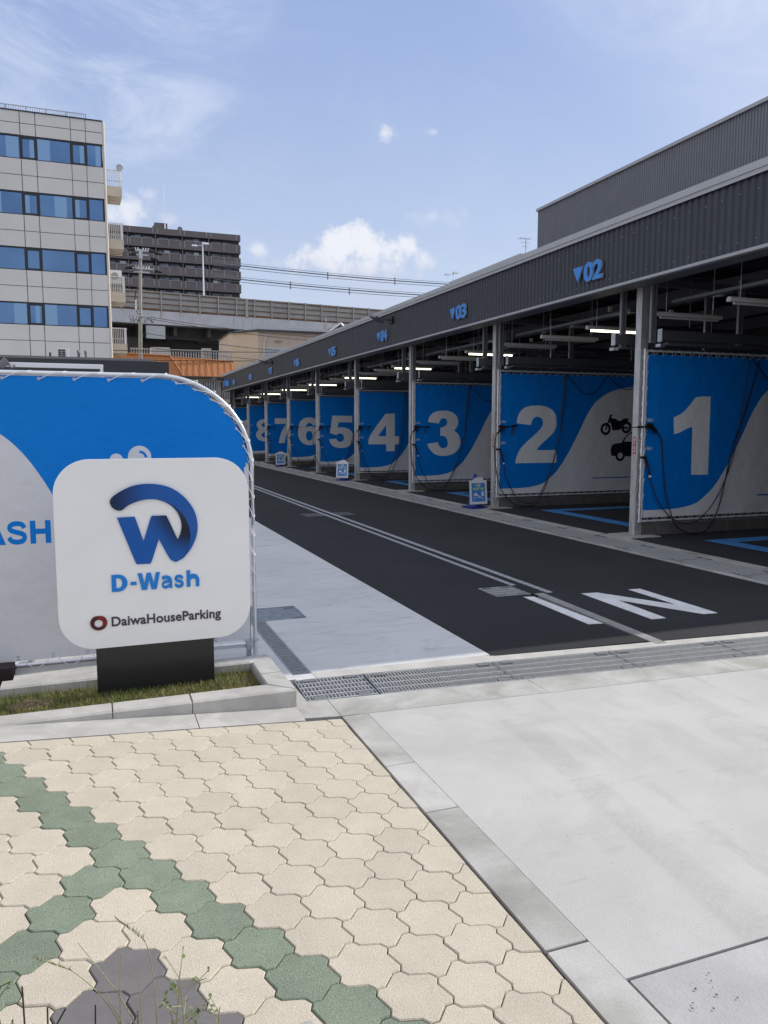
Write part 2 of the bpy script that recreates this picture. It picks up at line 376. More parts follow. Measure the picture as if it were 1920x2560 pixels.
def stroke(P,w):
    P=[Vector(p) for p in catmull([(a,b,0) for a,b in P],5)]; L=[];Rr=[]
    for i,p in enumerate(P):
        d=(P[min(i+1,len(P)-1)]-P[max(i-1,0)]).normalized(); n=Vector((-d.y,d.x,0))*w/2; L.append(tuple((p+n)[:2])); Rr.append(tuple((p-n)[:2]))
    return ('S',L,Rr)
_S=[(.86,.69),(.80,.82),(.66,.885),(.48,.895),(.28,.86),(.17,.74),(.22,.62),(.40,.55),(.62,.49),(.82,.41),(.87,.28),(.78,.15),(.58,.10),(.40,.105),(.22,.17),(.13,.31)]
GL={'D':[([(0,0)]+[(.42+.58*math.cos(R(a)),.5+.5*math.sin(R(a))) for a in range(-90,91,9)]+[(0,1)],[[(.29,.20)]+[(.40+.27*math.cos(R(a)),.5+.30*math.sin(R(a))) for a in range(-90,91,9)]+[(.29,.80)]])],
'-':[(rect(0,1,.33,.52),[])],
'W':[([(0,1),(.19,1),(.29,.36),(.41,1),(.59,1),(.71,.36),(.81,1),(1,1),(.83,0),(.60,0),(.5,.58),(.40,0),(.17,0)][::-1],[])],
'A':[([(0,0),(.24,0),(.30,.20),(.70,.20),(.76,0),(1,0),(.64,1),(.36,1)],[[(.36,.38),(.64,.38),(.5,.80)]])],
'H':[([(0,0),(.27,0),(.27,.41),(.73,.41),(.73,0),(1,0),(1,1),(.73,1),(.73,.64),(.27,.64),(.27,1),(0,1)],[])],
'S':[(stroke(_S,.215),[])],'s':[(stroke([(a,b*.75) for a,b in _S],.19),[])],
'h':[(rect(0,.29,0,1),[]),(stroke([(.16,.42),(.30,.58),(.50,.63),(.74,.58),(.855,.42),(.855,.2),(.855,0)],.28),[])],
'a':[(stroke([(.10,.60),(.3,.665),(.55,.66),(.78,.58),(.87,.42),(.87,.2),(.87,0)],.22),[]),(stroke([(.86,.42),(.55,.405),(.25,.36),(.13,.22),(.24,.085),(.50,.08),(.84,.22)],.17),[])]}
def glyph(m,ch,u0,u1,v0,v1,fn,d0,d1):
    for i,(o,h) in enumerate(GL[ch]):
        k=lambda P:[(u0+a*(u1-u0),v0+b*(v1-v0)) for a,b in P]
        if o[0]=='S':
            L,Q=k(o[1]),k(o[2]); n=len(L); e=d1+i*.0004*(1 if d1-d0>.003 else .2); vs=[]
            for q,t in zip(L,Q): vs+= [fn(*q,d0),fn(*q,e),fn(*t,e),fn(*t,d0)]
            fs=[]
            for a in range(n-1):
                b=4*a; fs+= [(b+1,b+2,b+6,b+5),(b,b+1,b+5,b+4),(b+2,b+3,b+7,b+6)]
            fs+= [(0,3,2,1),(4*n-4,4*n-3,4*n-2,4*n-1)]; m.add(vs,fs); continue
        m.prism(k(o),fn,d0,d1+i*.0004*(1 if d1-d0>.003 else .2),[k(q) for q in h])
# ============================================================ GROUND
m=M(); m.box(-400,700,-60,1200,-.60,-.13); structure(m.build('ground',mat('far_ground',(.16,.155,.15),.9,var=.3,vs=.05,world=True)))
SK=-.07                                            # the street-side channel runs slightly askew
def skl(x,y): return y+SK*(x-1.1)
def slab(name,polys,mt,z=0.,dep=.12,bevel=0):
    m=M()
    for p in polys: m.prism(p,XY(z),-dep,0)
    return structure(m.build(name,mt))
XR=9.0
cT,cB=4.545,4.145
# street side: driveway slab, edging and kerb strip
slab('driveway',[[(1.356,1.672),(XR,1.672-.0),(XR,skl(XR,3.95)),(1.356,3.90)]],conc)
slab('driveway',[[(1.366,-6),(XR,-6),(XR,1.661),(1.366,1.665)]],mat('bluish_concrete',(.47,.465,.455),.85,var=.25,vs=2.,bump=.2,bs=90,fine=.1,fs=220,world=True),-.004)
st=[]; xs=[1.206,2.462,3.855,5.2,6.6,XR]
for a,b in zip(xs,xs[1:]):
    f=lambda x:3.868-.055*(x-1.2)
    st.append([(a+.002,f(a)),(b-.002,f(b)),(b-.002,skl(b,cB)),(a+.002,skl(a,cB))])
st.append([(1.008,3.905),(1.204,3.870),(1.204,skl(1.2,cB)),(1.09,cB),(1.085,cT),(1.008,4.60)])
slab('kerb_strip',st,kerbm,.002)
m=M()
for a,b in ((3.858,3.20),(3.196,2.742),(2.736,1.852),(1.842,.75),(.745,-.3),(-.31,-1.4)):
    m.prism([(1.207,b),(1.352,b),(1.352,a),(1.207,a)],XY(0),-.12,.003)
structure(m.build('kerb_strip',kerbm,bevel=.004))
m=M(); m.box(1.15,1.5,-3,3.9,-.13,-.012); m.box(-9,1.2,-3,4.0,-.13,-.02); structure(m.build('path_bed',dirt))
TL,TR=1.128,1.255
slab('kerb_strip',[[(TR,cT-.012),(XR,skl(XR,cT)),(XR,skl(XR,cT)+.075),(2.52,4.56),(2.45,4.60),(TR,4.642)]],mort,.001)
# left concrete apron with a long trench drain and its pit
TL,TR=1.128,1.255
ap=[rect(-9,-.62,4.765,46),rect(-.62,.30,5.35,46),rect(.30,TL,4.765,46),[(1.008,4.60),(1.085,cT),(TL,4.56),(TL,4.765),(1.008,4.765)],rect(TL,TR,4.54,4.64),
    [(TR,4.642),(2.5,4.602),(2.5,46),(1.60,46),(1.60,4.63)],[(TR,4.63),(1.60,4.62),(1.60,6.05),(TR,6.05)],rect(TR,1.60,6.51,46)]
ap[3]=[(1.008,4.60),(1.085,4.56),(TL,4.56),(TL,4.765),(1.008,4.765)]
slab('apron',ap,concl,-.001)
m=M(); m.box(TR+.01,2.49,12.0,12.006,-.0005,.0005); 
# lane asphalt and bay floor
def N_(x): return x
lane=[[(2.503,4.565),(3.742,4.50),(3.742,6.2),(3.43,6.2),(3.43,6.60),(3.80,6.60),(3.80,46),(2.503,46)],
      [(3.838,4.48),(6.185,4.30),(6.185,46),(4.03,46),(4.03,6.18),(3.951,6.18),(3.951,6.119),(3.905,6.119)],rect(3.87,3.95,6.60,46),[(3.80,6.12),(3.95,6.12),(3.95,6.60),(3.80,6.60)],
      [(6.985,4.25),(13.3,3.9),(13.3,46),(6.985,46)]]
slab('road',lane,asph)
slab('kerb_strip',[rect(6.190,6.295,4.3,46),rect(6.790,6.980,4.26,46)],kerbm,.001)
m=M(); y=4.44
for k,(a,b) in enumerate(((4.41,5.05),(5.055,5.6),(5.605,6.19))):
    t=lambda yy:3.744+(yy-4.4)*.043
    m.prism([(t(a),a),(t(a)+.094,a),(t(b)+.094,b),(t(b),b)],XY(0),-.1,.002)
structure(m.build('kerb_strip',medm))
structure(M().prism([(13.3,-2),(40,-2),(40,60),(13.3,60)],XY(0),-.12,0).build('yard_ground',asph))
# channels bottoms
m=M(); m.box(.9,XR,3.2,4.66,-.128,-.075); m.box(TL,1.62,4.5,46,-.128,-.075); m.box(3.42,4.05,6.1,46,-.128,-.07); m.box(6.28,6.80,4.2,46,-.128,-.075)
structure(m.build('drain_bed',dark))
# road markings
m=M(); m.prism([(3.618,5.054),(3.741,5.037),(3.746,6.076),(3.649,6.097)],XY(0),.001,.004)
structure(m.build('road_marking',paint))
m=M(); m.prism([(4.194,5.01),(4.327,5.003),(4.375,5.694),(4.715,5.002),(4.851,4.991),(4.884,6.017),(4.759,6.03),(4.744,5.351),(4.394,6.017),(4.231,6.037)],XY(0),.001,.004)
structure(m.build('road_marking',paint))
P0,PP=9.05,4.17
m=M()
for k in range(9):
    y1=P0+PP*k-.70+ (0 if k else 0); y0=y1-2.56; wd=.28
    if k==0: pass
    x0,x1=7.83,12.3
    m.prism([(x0,y0),(x1,y0),(x1,y1),(x0,y1)],XY(0),.001,.004,[[(x0+wd,y0+wd),(x1-wd,y0+wd),(x1-wd,y1-wd),(x0+wd,y1-wd)]])
structure(m.build('bay_marking',bpaint))
# ------------------------------------------------------------ gratings
def grate_mesh(Lx,Ly,pitch=.020,cross=4,rw=.005):
    """bars across the short way (pitch along x), a few heavy rods along x; origin at corner"""
    m=M(); n=int(Lx/pitch)
    for i in range(1,n): x=Lx*i/n; m.box(x-.0024,x+.0024,.006,Ly-.006,-.03,-.002)
    for j in range(cross+1):
        y=.01+(Ly-.02)*j/cross; m.box(.004,Lx-.004,y-rw,y+rw,-.02,.0015)
    fr=M(); t=.006
    fr.box(0,Lx,0,t,-.04,.0); fr.box(0,Lx,Ly-t,Ly,-.04,.0); fr.box(0,t,t,Ly-t,-.04,.0); fr.box(Lx-t,Lx,t,Ly-t,-.04,.0)
    return m,fr
def make_grate(name,label,cat,loc,rotz,Lx,Ly,group,pitch=.02,cross=4,pads=True,rw=.005):
    t=thing(name,label,cat,(0,0,0),group); m,fr=grate_mesh(Lx,Ly,pitch,cross,rw)
    m.build('bars',grate,t); fr.build('frame',steel,t)
    if pads:
        for x0 in (.045,Lx-.115):
            for y0 in (.012,Ly-.055): M().box(x0,x0+.075,y0,y0+.042,-.004,.0035).build('clip_plate',padm,t)
    t.location=loc; t.rotation_euler=(0,0,rotz); return t
ra=math.atan(SK)
W_=cT-cB-.012
gf=make_grate('drain_grate','square steel grate beside the planter corner at the driveway edge','drain grate',(1.095,cB+.006,0),ra*.6,.425,W_,'steel grates of the channel across the entrance',pitch=.0215,cross=5)
gl=make_grate('drain_grate','x','drain grate',(1.53,skl(1.53,cB)+.004,0),ra,.872,W_,'steel grates of the channel across the entrance',pitch=.0205,cross=4)
GFL=['long steel grate across the entrance, next to the square grate','long steel grate across the entrance in front of the white painted letter I','long steel grate across the entrance in front of the letter N','long steel grate across the entrance ending at the photo\'s right edge','long steel grate across the entrance beyond the right-hand kerb joint']
gl['label']=GFL[0]
for k in range(1,5): dup(gl,(.878*k*math.cos(ra),.878*k*math.sin(ra),0),GFL[k]).rotation_euler=(0,0,ra)
# trench along the sign side (bars run along the trench)
tg=make_grate('drain_grate','narrow steel grate of the trench beside the fence post','drain grate',(TR-.002,4.645,0),R(90),.695,.123,'narrow grates of the trench beside the fence',pitch=.058,cross=7,pads=False,rw=.0016)
def setl(o,l): o['label']=l; return o
setl(tg,'narrow slotted trench grate running from the entrance channel, nearest piece')
setl(dup(tg,(0,.70,0)),'narrow slotted trench grate ending at the plate-covered pit')
tg3=dup(tg,(0,1.88,0)); setl(tg3,'narrow slotted trench grate just beyond the plate-covered pit')
for k in range(6):
    o=dup(tg,(0,2.58+.7*k,0)); o['label']='narrow slotted trench grate beside the apron, %s piece past the pit'%('second','third','fourth','fifth','sixth','seventh')[k]
t=thing('pit_cover','square checkered steel pit cover with four strips set in the concrete apron','drain cover',(1.19,6.055,0))
m=M(); m.box(1.135,1.595,6.055,6.505,-.03,-.006); m.build('cover_plate',mat('galvanised_plate',(.30,.33,.36),.45,.6,var=.3,vs=20,bump=.4,bs=200,world=True),t)
m=M()
for k in range(4): m.box(1.195+.105*k,1.20+.105*k,6.065,6.495,-.006,-.002)
m.box(1.13,1.6,6.05,6.056,-.03,0); m.box(1.13,1.6,6.504,6.51,-.03,0); m.box(1.594,1.6,6.056,6.504,-.03,0); m.build('frame',steel,t)
for a in (6.075,6.44): M().box(1.50,1.58,a,a+.045,-.006,-.001).build('clip_plate',padm,t)
# bay front channel
bg0=make_grate('drain_grate','steel grate in front of the bays','drain grate',(6.787,5.2,0),R(90),1.0,.489,'steel grates of the channel along the wash bays',pitch=.025,cross=6)
YB=5.2; cnt_={}
for k in range(39):
    y=YB+1.003*k; o=bg0 if k==0 else dup(bg0,(0,1.003*k,0)); o.location=(6.787,y,0)
    nb=int((y+.5-P0)//PP)+2; cnt_[nb]=cnt_.get(nb,0)+1
    o['label']='channel grate in front of wash bay %d, %s one counted from the street'%(nb,('first','second','third','fourth','fifth','sixth')[cnt_[nb]-1])
# slot drains in the lane centre
for x0,y0,lab in ((3.802,6.60,'left slotted drain strip running down the middle of the lane'),(3.952,6.185,'right slotted drain strip running down the middle of the lane')):
    t=thing('slot_drain',lab,'slot drain',(x0,y0,0),'slotted strips in the lane centre')
    m=M(); w_=.066 if x0<3.9 else .076; m.box(x0,x0+.010,y0,44,-.04,.002); m.box(x0+w_-.010,x0+w_,y0,44,-.04,.002); m.build('rail',steel,t)
    m=M(); y=y0+.01
    while y<44:
        m.box(x0+.008,x0+w_-.008,y,y+.074,-.03,.001); y+=.10
    m.build('slot_bars',mat('slot_bar_steel',(.50,.52,.54),.6,.3,var=.2,vs=20,world=True),t)
pc=make_grate('drain_grate','square steel pit grate left of the slotted drain strips near the letter I','drain grate',(3.435,6.205,0),0,.36,.385,'square pit grates in the lane',pitch=.018,cross=4)
dup(pc,(.0,6.86,0),'square pit grate left of the slotted strips, further down the lane')['group']='square pit grates in the lane'
dup(pc,(.56,6.86,0),'square pit grate right of the slotted strips, further down the lane')

# ============================================================ PAVERS (sidewalk rises gently to the left)
def pz(x): return .065*min(max(1.2-x,0),1.75)
pw=.180; ps=pw/math.sqrt(3); pcx,pcy=.5788,2.4094
def hexa():
    V=[Vector((math.cos(R(90-60*k))*ps,math.sin(R(90-60*k))*ps)) for k in range(6)]; out=[]
    for k in range(6):
        a,b=V[k],V[(k+1)%6]; d=b-a; n=Vector((-d.y,d.x)).normalized()      # clockwise: left normal = outward
        out+= [a,a+d*.23-n*ps*.095,a+d*.77+n*ps*.095]
    return out[::-1]
HX=hexa()
def clip(P,f):
    out=[]
    for i in range(len(P)):
        a,b=P[i-1],P[i]; fa,fb=f(a),f(b)
        if (fa>=0)!=(fb>=0): t=fa/(fa-fb); out.append(a+(b-a)*t)
        if fb>=0: out.append(b)
    return out
def inset(P,d):
    out=[]; n=len(P)
    for i in range(n):
        a,b,c=P[i-1],P[i],P[(i+1)%n]; e1=(b-a); e2=(c-b)
        if e1.length<1e-6 or e2.length<1e-6: out.append(b); continue
        e1.normalize(); e2.normalize(); n1=Vector((-e1.y,e1.x)); n2=Vector((-e2.y,e2.x)); k=(n1+n2)
        k=k/max(k.length_squared/2,.5); out.append(b+k*d)
    return out
diag=set(); 
for j in range(-30,12):
    x=-3+(2-j)*.5 if j<=2 else -3-(j-2)*.5
    if j<=2: diag.add((round(x*2),j)); diag.add((round((-3-(2-j)*.5)*2),j))
    else: diag.add((round(x*2),j))
m=M()
for j in range(-13,10):
    for i in range(-19,5):
        cx=i+.5*(j&1); c=Vector((pcx+cx*pw,pcy+1.5*ps*j)); k2=round(cx*2)
        if c.x<-2.8: continue
        P=[c+p for p in HX]
        P=clip(P,lambda q:1.1985-q.x); P=clip(P,lambda q:3.838-q.y) if len(P)>2 else P
        if len(P)<3: continue
        Q=[]
        for p in P:
            if not Q or (p-Q[-1]).length>1e-4: Q.append(p)
        P=Q
        ar=abs(sum(P[a-1].cross(P[a]) for a in range(len(P))))/2
        if ar<.0006: continue
        if (k2,j) in diag: m.cur=1
        elif j<=-2 and abs(k2+6)<=(-2-j): m.cur=2
        else: m.cur=0
        dz=rnd.uniform(-.0016,.0014); tx,ty=rnd.uniform(-.006,.006),rnd.uniform(-.006,.006)
        O=inset(P,.0015); I=inset(P,.0045); n=len(P)
        zz=lambda q:pz(q.x)+dz+(q.x-c.x)*tx+(q.y-c.y)*ty
        vs=[(q.x,q.y,zz(q)-.014) for q in O]+[(q.x,q.y,zz(q)-.0038) for q in O]+[(q.x,q.y,zz(q)) for q in I]
        fs=[tuple(2*n+a for a in range(n))]
        for a in range(n):
            b=(a+1)%n; fs+= [(a,b,n+b,n+a),(n+a,n+b,2*n+b,2*n+a)]
        m.add(vs,fs)
structure(m.build('pavement',[beige,green,grey]))
# sloping bed under the pavers
m=M(); 
for a,b in ((-2.9,-.55),(-.55,1.2)):
    m.add([(a,-.8,pz(a)-.011),(b,-.8,pz(b)-.011),(b,3.845,pz(b)-.011),(a,3.845,pz(a)-.011)],[(0,1,2,3)])
structure(m.build('joint_bed',dirt))
m=M()
jx=[-2.9,-1.45,-.72,.455,1.005]
for a,b in zip(jx,jx[1:]):
    a+=.002;b-=.002
    n=4
    for k in range(n):
        u=a+(b-a)*k/n; v=a+(b-a)*(k+1)/n
        vs=[(x,y,z) for x,z0 in ((u,pz(u)),(v,pz(v))) for y,z in ((3.846,z0-.02),(3.846,z0),(4.05,z0+.002),(4.05,z0-.02))]
        m.add(vs,[(1,5,6,2),(0,4,5,1)])
structure(m.build('kerb_strip',kerb2))
m=M(); m.box(-9,-2.9,-3,3.85,0,.113); m.box(-9,-2.9,3.85,4.05,.0,.115); structure(m.build('path',kerbm))
m=M(); m.box(-9,.62,-3.,1.0,0,.05);structure(m.build('verge_ground',soil))
# small boundary marker set into the paving
t=thing('boundary_marker','small grey concrete boundary marker set flush among the beige pavers','marker',(.42,1.77,.05))
m=M(); m.prism([(.375,1.62),(.475,1.62),(.470,1.775),(.380,1.765)],lambda u,v,d:(u,v,pz(u)+d),-.02,.003); m.build('marker_top',kerbm,t)
m=M(); rs=random.Random(21)
for k in range(34):
    if k<14: x,y=1.44+rs.uniform(0,.16),1.62-rs.uniform(0,.13)
    else: x,y=rs.uniform(1.4,4.5),rs.uniform(1.8,3.7)
    q=rs.uniform(.0015,.0045 if k<14 else .0022); z=.001
    vs=[Vector((x+q*rs.uniform(.6,1.2)*math.cos(a),y+q*rs.uniform(.6,1.2)*math.sin(a),z)) for a in (0,1.2,2.5,3.8,5.1)]+[Vector((x,y,z+q*rs.uniform(.5,.9)))]
    m.add(vs,[(0,1,5),(1,2,5),(2,3,5),(3,4,5),(4,0,5)])
tag(m.build('gravel',mat('grit',(.10,.095,.09),.9)),'scattered dark grit and tiny stones on the driveway concrete','grit',kind='stuff')
# ============================================================ PLANTER: kerb, soil, grass
KZ=.118
pk=thing('planter_kerb','low grey concrete kerb framing the small lawn under the white sign','planter kerb',(.2,4.1,0))
m=M()
def bev_box(m,x0,x1,y0,y1,z0,z1,c=.010):
    m.add([(x0,y0,z0),(x1,y0,z0),(x1,y1,z0),(x0,y1,z0),(x0,y0,z1-c),(x1,y0,z1-c),(x1,y1,z1-c),(x0,y1,z1-c),(x0+c*.3,y0+c,z1),(x1-c*.3,y0+c,z1),(x1-c*.3,y1-c,z1),(x0+c*.3,y1-c,z1)],
      [(0,1,5,4),(1,2,6,5),(2,3,7,6),(3,0,4,7),(4,5,9,8),(5,6,10,9),(6,7,11,10),(7,4,8,11),(8,9,10,11),(3,2,1,0)])
for a,b in ((-2.2,-1.35),(-1.345,-.55),(-.545,.048),(.052,.444)): bev_box(m,a,b,4.05,4.185,-.1,KZ)
m.add([(.448,4.05,-.1),(1.003,4.05,-.1),(.865,4.185,-.1),(.448,4.185,-.1),(.448,4.05,KZ-.01),(1.003,4.05,KZ-.01),(.865,4.185,KZ-.01),(.448,4.185,KZ-.01),(.451,4.06,KZ),(.990,4.06,KZ),(.860,4.178,KZ),(.451,4.178,KZ)],
   [(0,1,5,4),(1,2,6,5),(2,3,7,6),(3,0,4,7),(4,5,9,8),(5,6,10,9),(6,7,11,10),(7,4,8,11),(8,9,10,11)])
m.add([(1.005,4.053,-.1),(1.005,4.376,-.1),(.868,4.376,-.1),(.868,4.187,-.1),(1.005,4.053,KZ-.01),(1.005,4.376,KZ-.01),(.868,4.376,KZ-.01),(.868,4.187,KZ-.01),(.998,4.068,KZ),(.998,4.374,KZ),(.876,4.374,KZ),(.876,4.19,KZ)],
   [(0,1,5,4),(1,2,6,5),(2,3,7,6),(3,0,4,7),(4,5,9,8),(5,6,10,9),(6,7,11,10),(7,4,8,11),(8,9,10,11)])
m.add([(1.004,4.381,-.1),(1.0,4.765,-.1),(.868,4.63,-.1),(.868,4.381,-.1),(1.004,4.381,KZ-.01),(1.0,4.765,KZ-.01),(.868,4.63,KZ-.01),(.868,4.381,KZ-.01),(.998,4.383,KZ),(.99,4.752,KZ),(.876,4.63,KZ),(.876,4.383,KZ)],
   [(0,1,5,4),(1,2,6,5),(2,3,7,6),(3,0,4,7),(4,5,9,8),(5,6,10,9),(6,7,11,10),(7,4,8,11),(8,9,10,11)])
m.add([(.866,4.634,-.1),(.998,4.767,-.1),(.3,4.767,-.1),(.3,4.634,-.1),(.866,4.634,KZ-.01),(.998,4.767,KZ-.01),(.3,4.767,KZ-.01),(.3,4.634,KZ-.01),(.862,4.644,KZ),(.984,4.757,KZ),(.303,4.757,KZ),(.303,4.644,KZ)],
   [(0,1,5,4),(1,2,6,5),(2,3,7,6),(3,0,4,7),(4,5,9,8),(5,6,10,9),(6,7,11,10),(7,4,8,11),(8,9,10,11)])
bev_box(m,-.525,.296,4.634,4.767,-.1,KZ)
m.build('kerb_stones',kerb2,pk)
m=M(); m.box(-.478,.30,4.769,5.35,-.1,.085); structure(m.build('concrete_ledge',kerb2))
m=M(); m.box(-2.2,.87,4.18,4.64,-.12,.060); m.box(-2.2,-.53,4.6,5.4,-.12,.022); structure(m.build('lawn_soil',soil))
m=M()
def blade(m,x,y,z,h,lean,wd,nseg=2,az=None):
    a=rnd.uniform(0,6.283) if az is None else az; d=Vector((math.cos(a),math.sin(a),0)); s=Vector((-d.y,d.x,0))*wd/2
    b=Vector((x,y,z)); mid=b+d*lean*.35+Vector((0,0,h*.6)); tip=b+d*lean+Vector((0,0,h))
    m.add([b-s,b+s,mid+s*.7,mid-s*.7,tip],[(0,1,2,3),(3,2,4)])
def lawn_ok(x,y):
    return not(( -.02<x<.63 and 4.50<y<4.535) or (x>.86) or (y>4.62 and x>-.53))
cnt=0
while cnt<15000:
    x=rnd.uniform(-.95,.863); y=rnd.uniform(4.19,4.63 if rnd.random()<.93 else 5.0)
    if not lawn_ok(x,y): continue
    cnt+=1; dry=((x+.36)/.11)**2+((y-4.43)/.07)**2
    if dry<1 and rnd.random()<.92: continue
    h=rnd.uniform(.012,.034)*(1.35 if rnd.random()<.1 else 1); blade(m,x,y,.058 if y<4.64 else .02,h,rnd.uniform(0,.018),rnd.uniform(.0018,.0034))
for k in range(260):                                # longer fringe by the back kerb
    x=rnd.uniform(-.5,.86); blade(m,x,rnd.uniform(4.60,4.628),.058,rnd.uniform(.03,.085),rnd.uniform(0,.02),.0016)
tag(m.build('grass',grassm),'short patchy green and yellowing grass inside the planter kerb under the sign','grass',kind='stuff')
m=M()
for k in range(900):
    a=rnd.uniform(0,6.283); r=math.sqrt(rnd.random()); x=-.36+.115*r*math.cos(a); y=4.43+.075*r*math.sin(a); b=rnd.uniform(0,3.14); l=rnd.uniform(.006,.018); d=Vector((math.cos(b),math.sin(b),rnd.uniform(-.2,.4)))*l
    p=Vector((x,y,.066+rnd.uniform(0,.008))); s=Vector((-d.y,d.x,0)).normalized()*.0015; m.add([p-s,p+s,p+d+s,p+d-s],[(0,1,2,3)])
tag(m.build('dry_grass',drym),'straw-coloured patch of dead grass clippings in the lawn left of the sign','dry grass',kind='stuff')
# ============================================================ SIGN
def rrect(x0,x1,z0,z1,r,n=14):
    P=[]
    for cx,cz,a0 in ((x1-r,z0+r,-90),(x1-r,z1-r,0),(x0+r,z1-r,90),(x0+r,z0+r,180)):
        for k in range(n+1):
            a=R(a0+90*k/n); P.append((cx+r*math.cos(a),cz+r*math.sin(a)))
    return P
SXZ=lambda y:(lambda u,v,d:(u*.955,y-d,.0698+v*.955))
sg=thing('pylon_sign','white rounded square sign reading D-Wash on a black plinth in the lawn','sign',(.31,4.52,.06))
m=M(); m.prism(rrect(-.212,.884,.268,1.366,.195),SXZ(4.54),0,.042); b=m.build('sign_board',white,sg,bevel=.0025)
m=M(); m.box(-.018,.627,4.503,4.530,.0,.36); m.build('plinth',blk,sg,bevel=.002)
EA=[(0.144,1.07),(0.128,1.07),(0.101,1.085),(0.085,1.117),(0.091,1.14),(0.115,1.162),(0.16,1.189),(0.204,1.209),(0.252,1.22),(0.308,1.222),(0.364,1.216),(0.421,1.199),(0.469,1.17),(0.514,1.128),(0.55,1.075),(0.57,1.023),(0.577,0.966),(0.571,0.914),(0.557,0.871),(0.535,0.829),(0.505,0.791),(0.479,0.767),(0.51,0.813),(0.528,0.864),(0.534,0.912),(0.524,0.968),(0.501,1.025),(0.461,1.074),(0.41,1.108),(0.37,1.124),(0.35,1.128),(0.309,1.132),(0.265,1.128),(0.224,1.116),(0.188,1.101),(0.168,1.085),(0.156,1.075)]
EB=[(0.123,1.03),(0.218,1.032),(0.223,1.026),(0.265,0.886),(0.31,1.027),(0.316,1.033),(0.396,1.032),(0.402,1.025),(0.459,0.885),(0.477,0.923),(0.485,0.966),(0.479,1.005),(0.462,1.048),(0.43,1.088),(0.39,1.113),(0.349,1.127),(0.37,1.124),(0.41,1.108),(0.461,1.074),(0.501,1.025),(0.524,0.968),(0.534,0.912),(0.528,0.864),(0.51,0.813),(0.479,0.767),(0.445,0.752),(0.421,0.762),(0.405,0.78),(0.351,0.895),(0.306,0.76),(0.297,0.751),(0.224,0.752),(0.217,0.759)]
em=M().prism(smooth_poly(EB,38),SXZ(4.50),0,.010).build('emblem',embB,None); em.parent=sg; em.matrix_parent_inverse=Matrix.Translation(-wloc(sg))
rb=M().prism(smooth_poly(EA,60),SXZ(4.50),.0,.014).build('ribbon',embA,None); rb.parent=em
m=M()
for ch,a,b in (('D',0,.176),('-',.21,.277),('W',.292,.545),('a',.556,.684),('s',.703,.820),('h',.851,1.)): glyph(m,ch,.080+.498*a,.080+.498*b,.597,.697,SXZ(4.50),0,.009)
m.build('lettering',lblue,sg)
m=M(); fit_text(m,'DaiwaHouseParking',.072,.702,.375,.450,SXZ(4.50),.006,.021,1.03); m.build('lettering',lgrey,sg)
m=M(); P=[];H_=[]
for k in range(40):
    a=2*math.pi*k/40; ro=.0465*(1-.10*max(0,math.cos(a-math.pi/2))**8); P.append((.002+ro*math.cos(a),.422+ro*.95*math.sin(a))); H_.append((.001+.0235*math.cos(a),.418+.0225*math.sin(a)))
m.prism(P,SXZ(4.50),0,.010,[H_]); m.build('ring_logo',redm,sg,bevel=.002)
# ============================================================ FENCE BANNER behind the sign
FY=5.12
fb=thing('fence_banner','blue and white printed fabric panel on a bent pipe frame behind the sign, reading WASH','banner fence',(.2,FY,0))
arc=[]; 
for k in range(25):
    a=R(90-90*k/24); arc.append((.400+.585*math.cos(a)**1.0,1.285+.585*math.sin(a)))
fab=[(-2.2,.125),(.955,.125)]+[(p[0]-.018,p[1]-.018) for p in reversed(arc)]+[(-2.2,1.852)]
m=M(); m.cur=0; m.prism(fab,XZ(FY),0,.0015)
cur=smooth_poly([(-2.2,1.851),(-2.2,1.0),(-2.0,1.15),(-1.8,1.40),(-1.55,1.53),(-1.2,1.60),(-.85,1.62),(-.65,1.60),(-.502,1.513),(-.42,1.437),(-.338,1.332),(-.231,1.146),(-.10,.85),(.02,.62),(.2,.46),(.45,.37),(.7,.345),(.936,.34),(.937,.9),(.936,1.285)]+[(p[0]-.0185,p[1]-.0185) for p in reversed(arc[:-1])],25,2)
m.cur=1; m.prism(cur,XZ(FY-.0016),0,.0006,back=False)
m.cur=1
for ch,a,b in (('W',-.825,-.643),('A',-.638,-.500),('S',-.497,-.382),('H',-.366,-.250)): glyph(m,ch,a,b,.846,.986,XZ(FY-.0016),0,.0008)
m.cur=0
for cx,cz,r in ((.143,1.345,.040),(.282,1.362,.070)): m.disc((cx,FY-.0023,cz),r,'y',32,.0005)
m.cur=1
bp=[(.282+.046*math.cos(R(a)),1.356+.046*math.sin(R(a))) for a in range(0,96,8)]+[(.282+.030*math.cos(R(a)),1.356+.030*math.sin(R(a))) for a in range(95,-1,-8)]
m.prism(bp,XZ(FY-.0029),0,.0004)
fo=m.build('fabric',[fabW,fabB],fb)
# real grommets and rope as parts
m=M(); rp=M(); gpos=[(-.467-.197*k,.149) for k in range(6)]+[(-.269,.149),(-.07,.147),(.127,.146),(.324,.146),(.52,.146),(.72,.146)]
gtop=[(-1.46+.197*k,1.835) for k in range(10)]
for x,z in gpos: m.disc((x,FY-.002,z),.010,'y',12,.002,.005)
for x,z in gtop: m.disc((x,FY-.003,z),.010,'y',12,.002,.005)
side=[]
for k in range(1,14):
    s=k*.128
    if s<.92: a=R(90)-s/.585; side.append((.400+.552*math.cos(a),1.285+.552*math.sin(a),.400+.59*math.cos(a-.19),1.285+.59*math.sin(a-.19)))
    else: z=1.285-(s-.92); side.append((.952,z,.99,z-.10))
side=[q for q in side if q[1]>.2]
for x,z,_,_ in side: m.disc((x,FY-.003,z),.009,'y',12,.002,.0045)
path=[]
for (x,z) in sorted(gpos): path+= [(x-.10,FY-.030,z-.072),(x-.05,FY-.028,z-.045),(x,FY-.005,z),(x+.05,FY-.026,z-.04)]
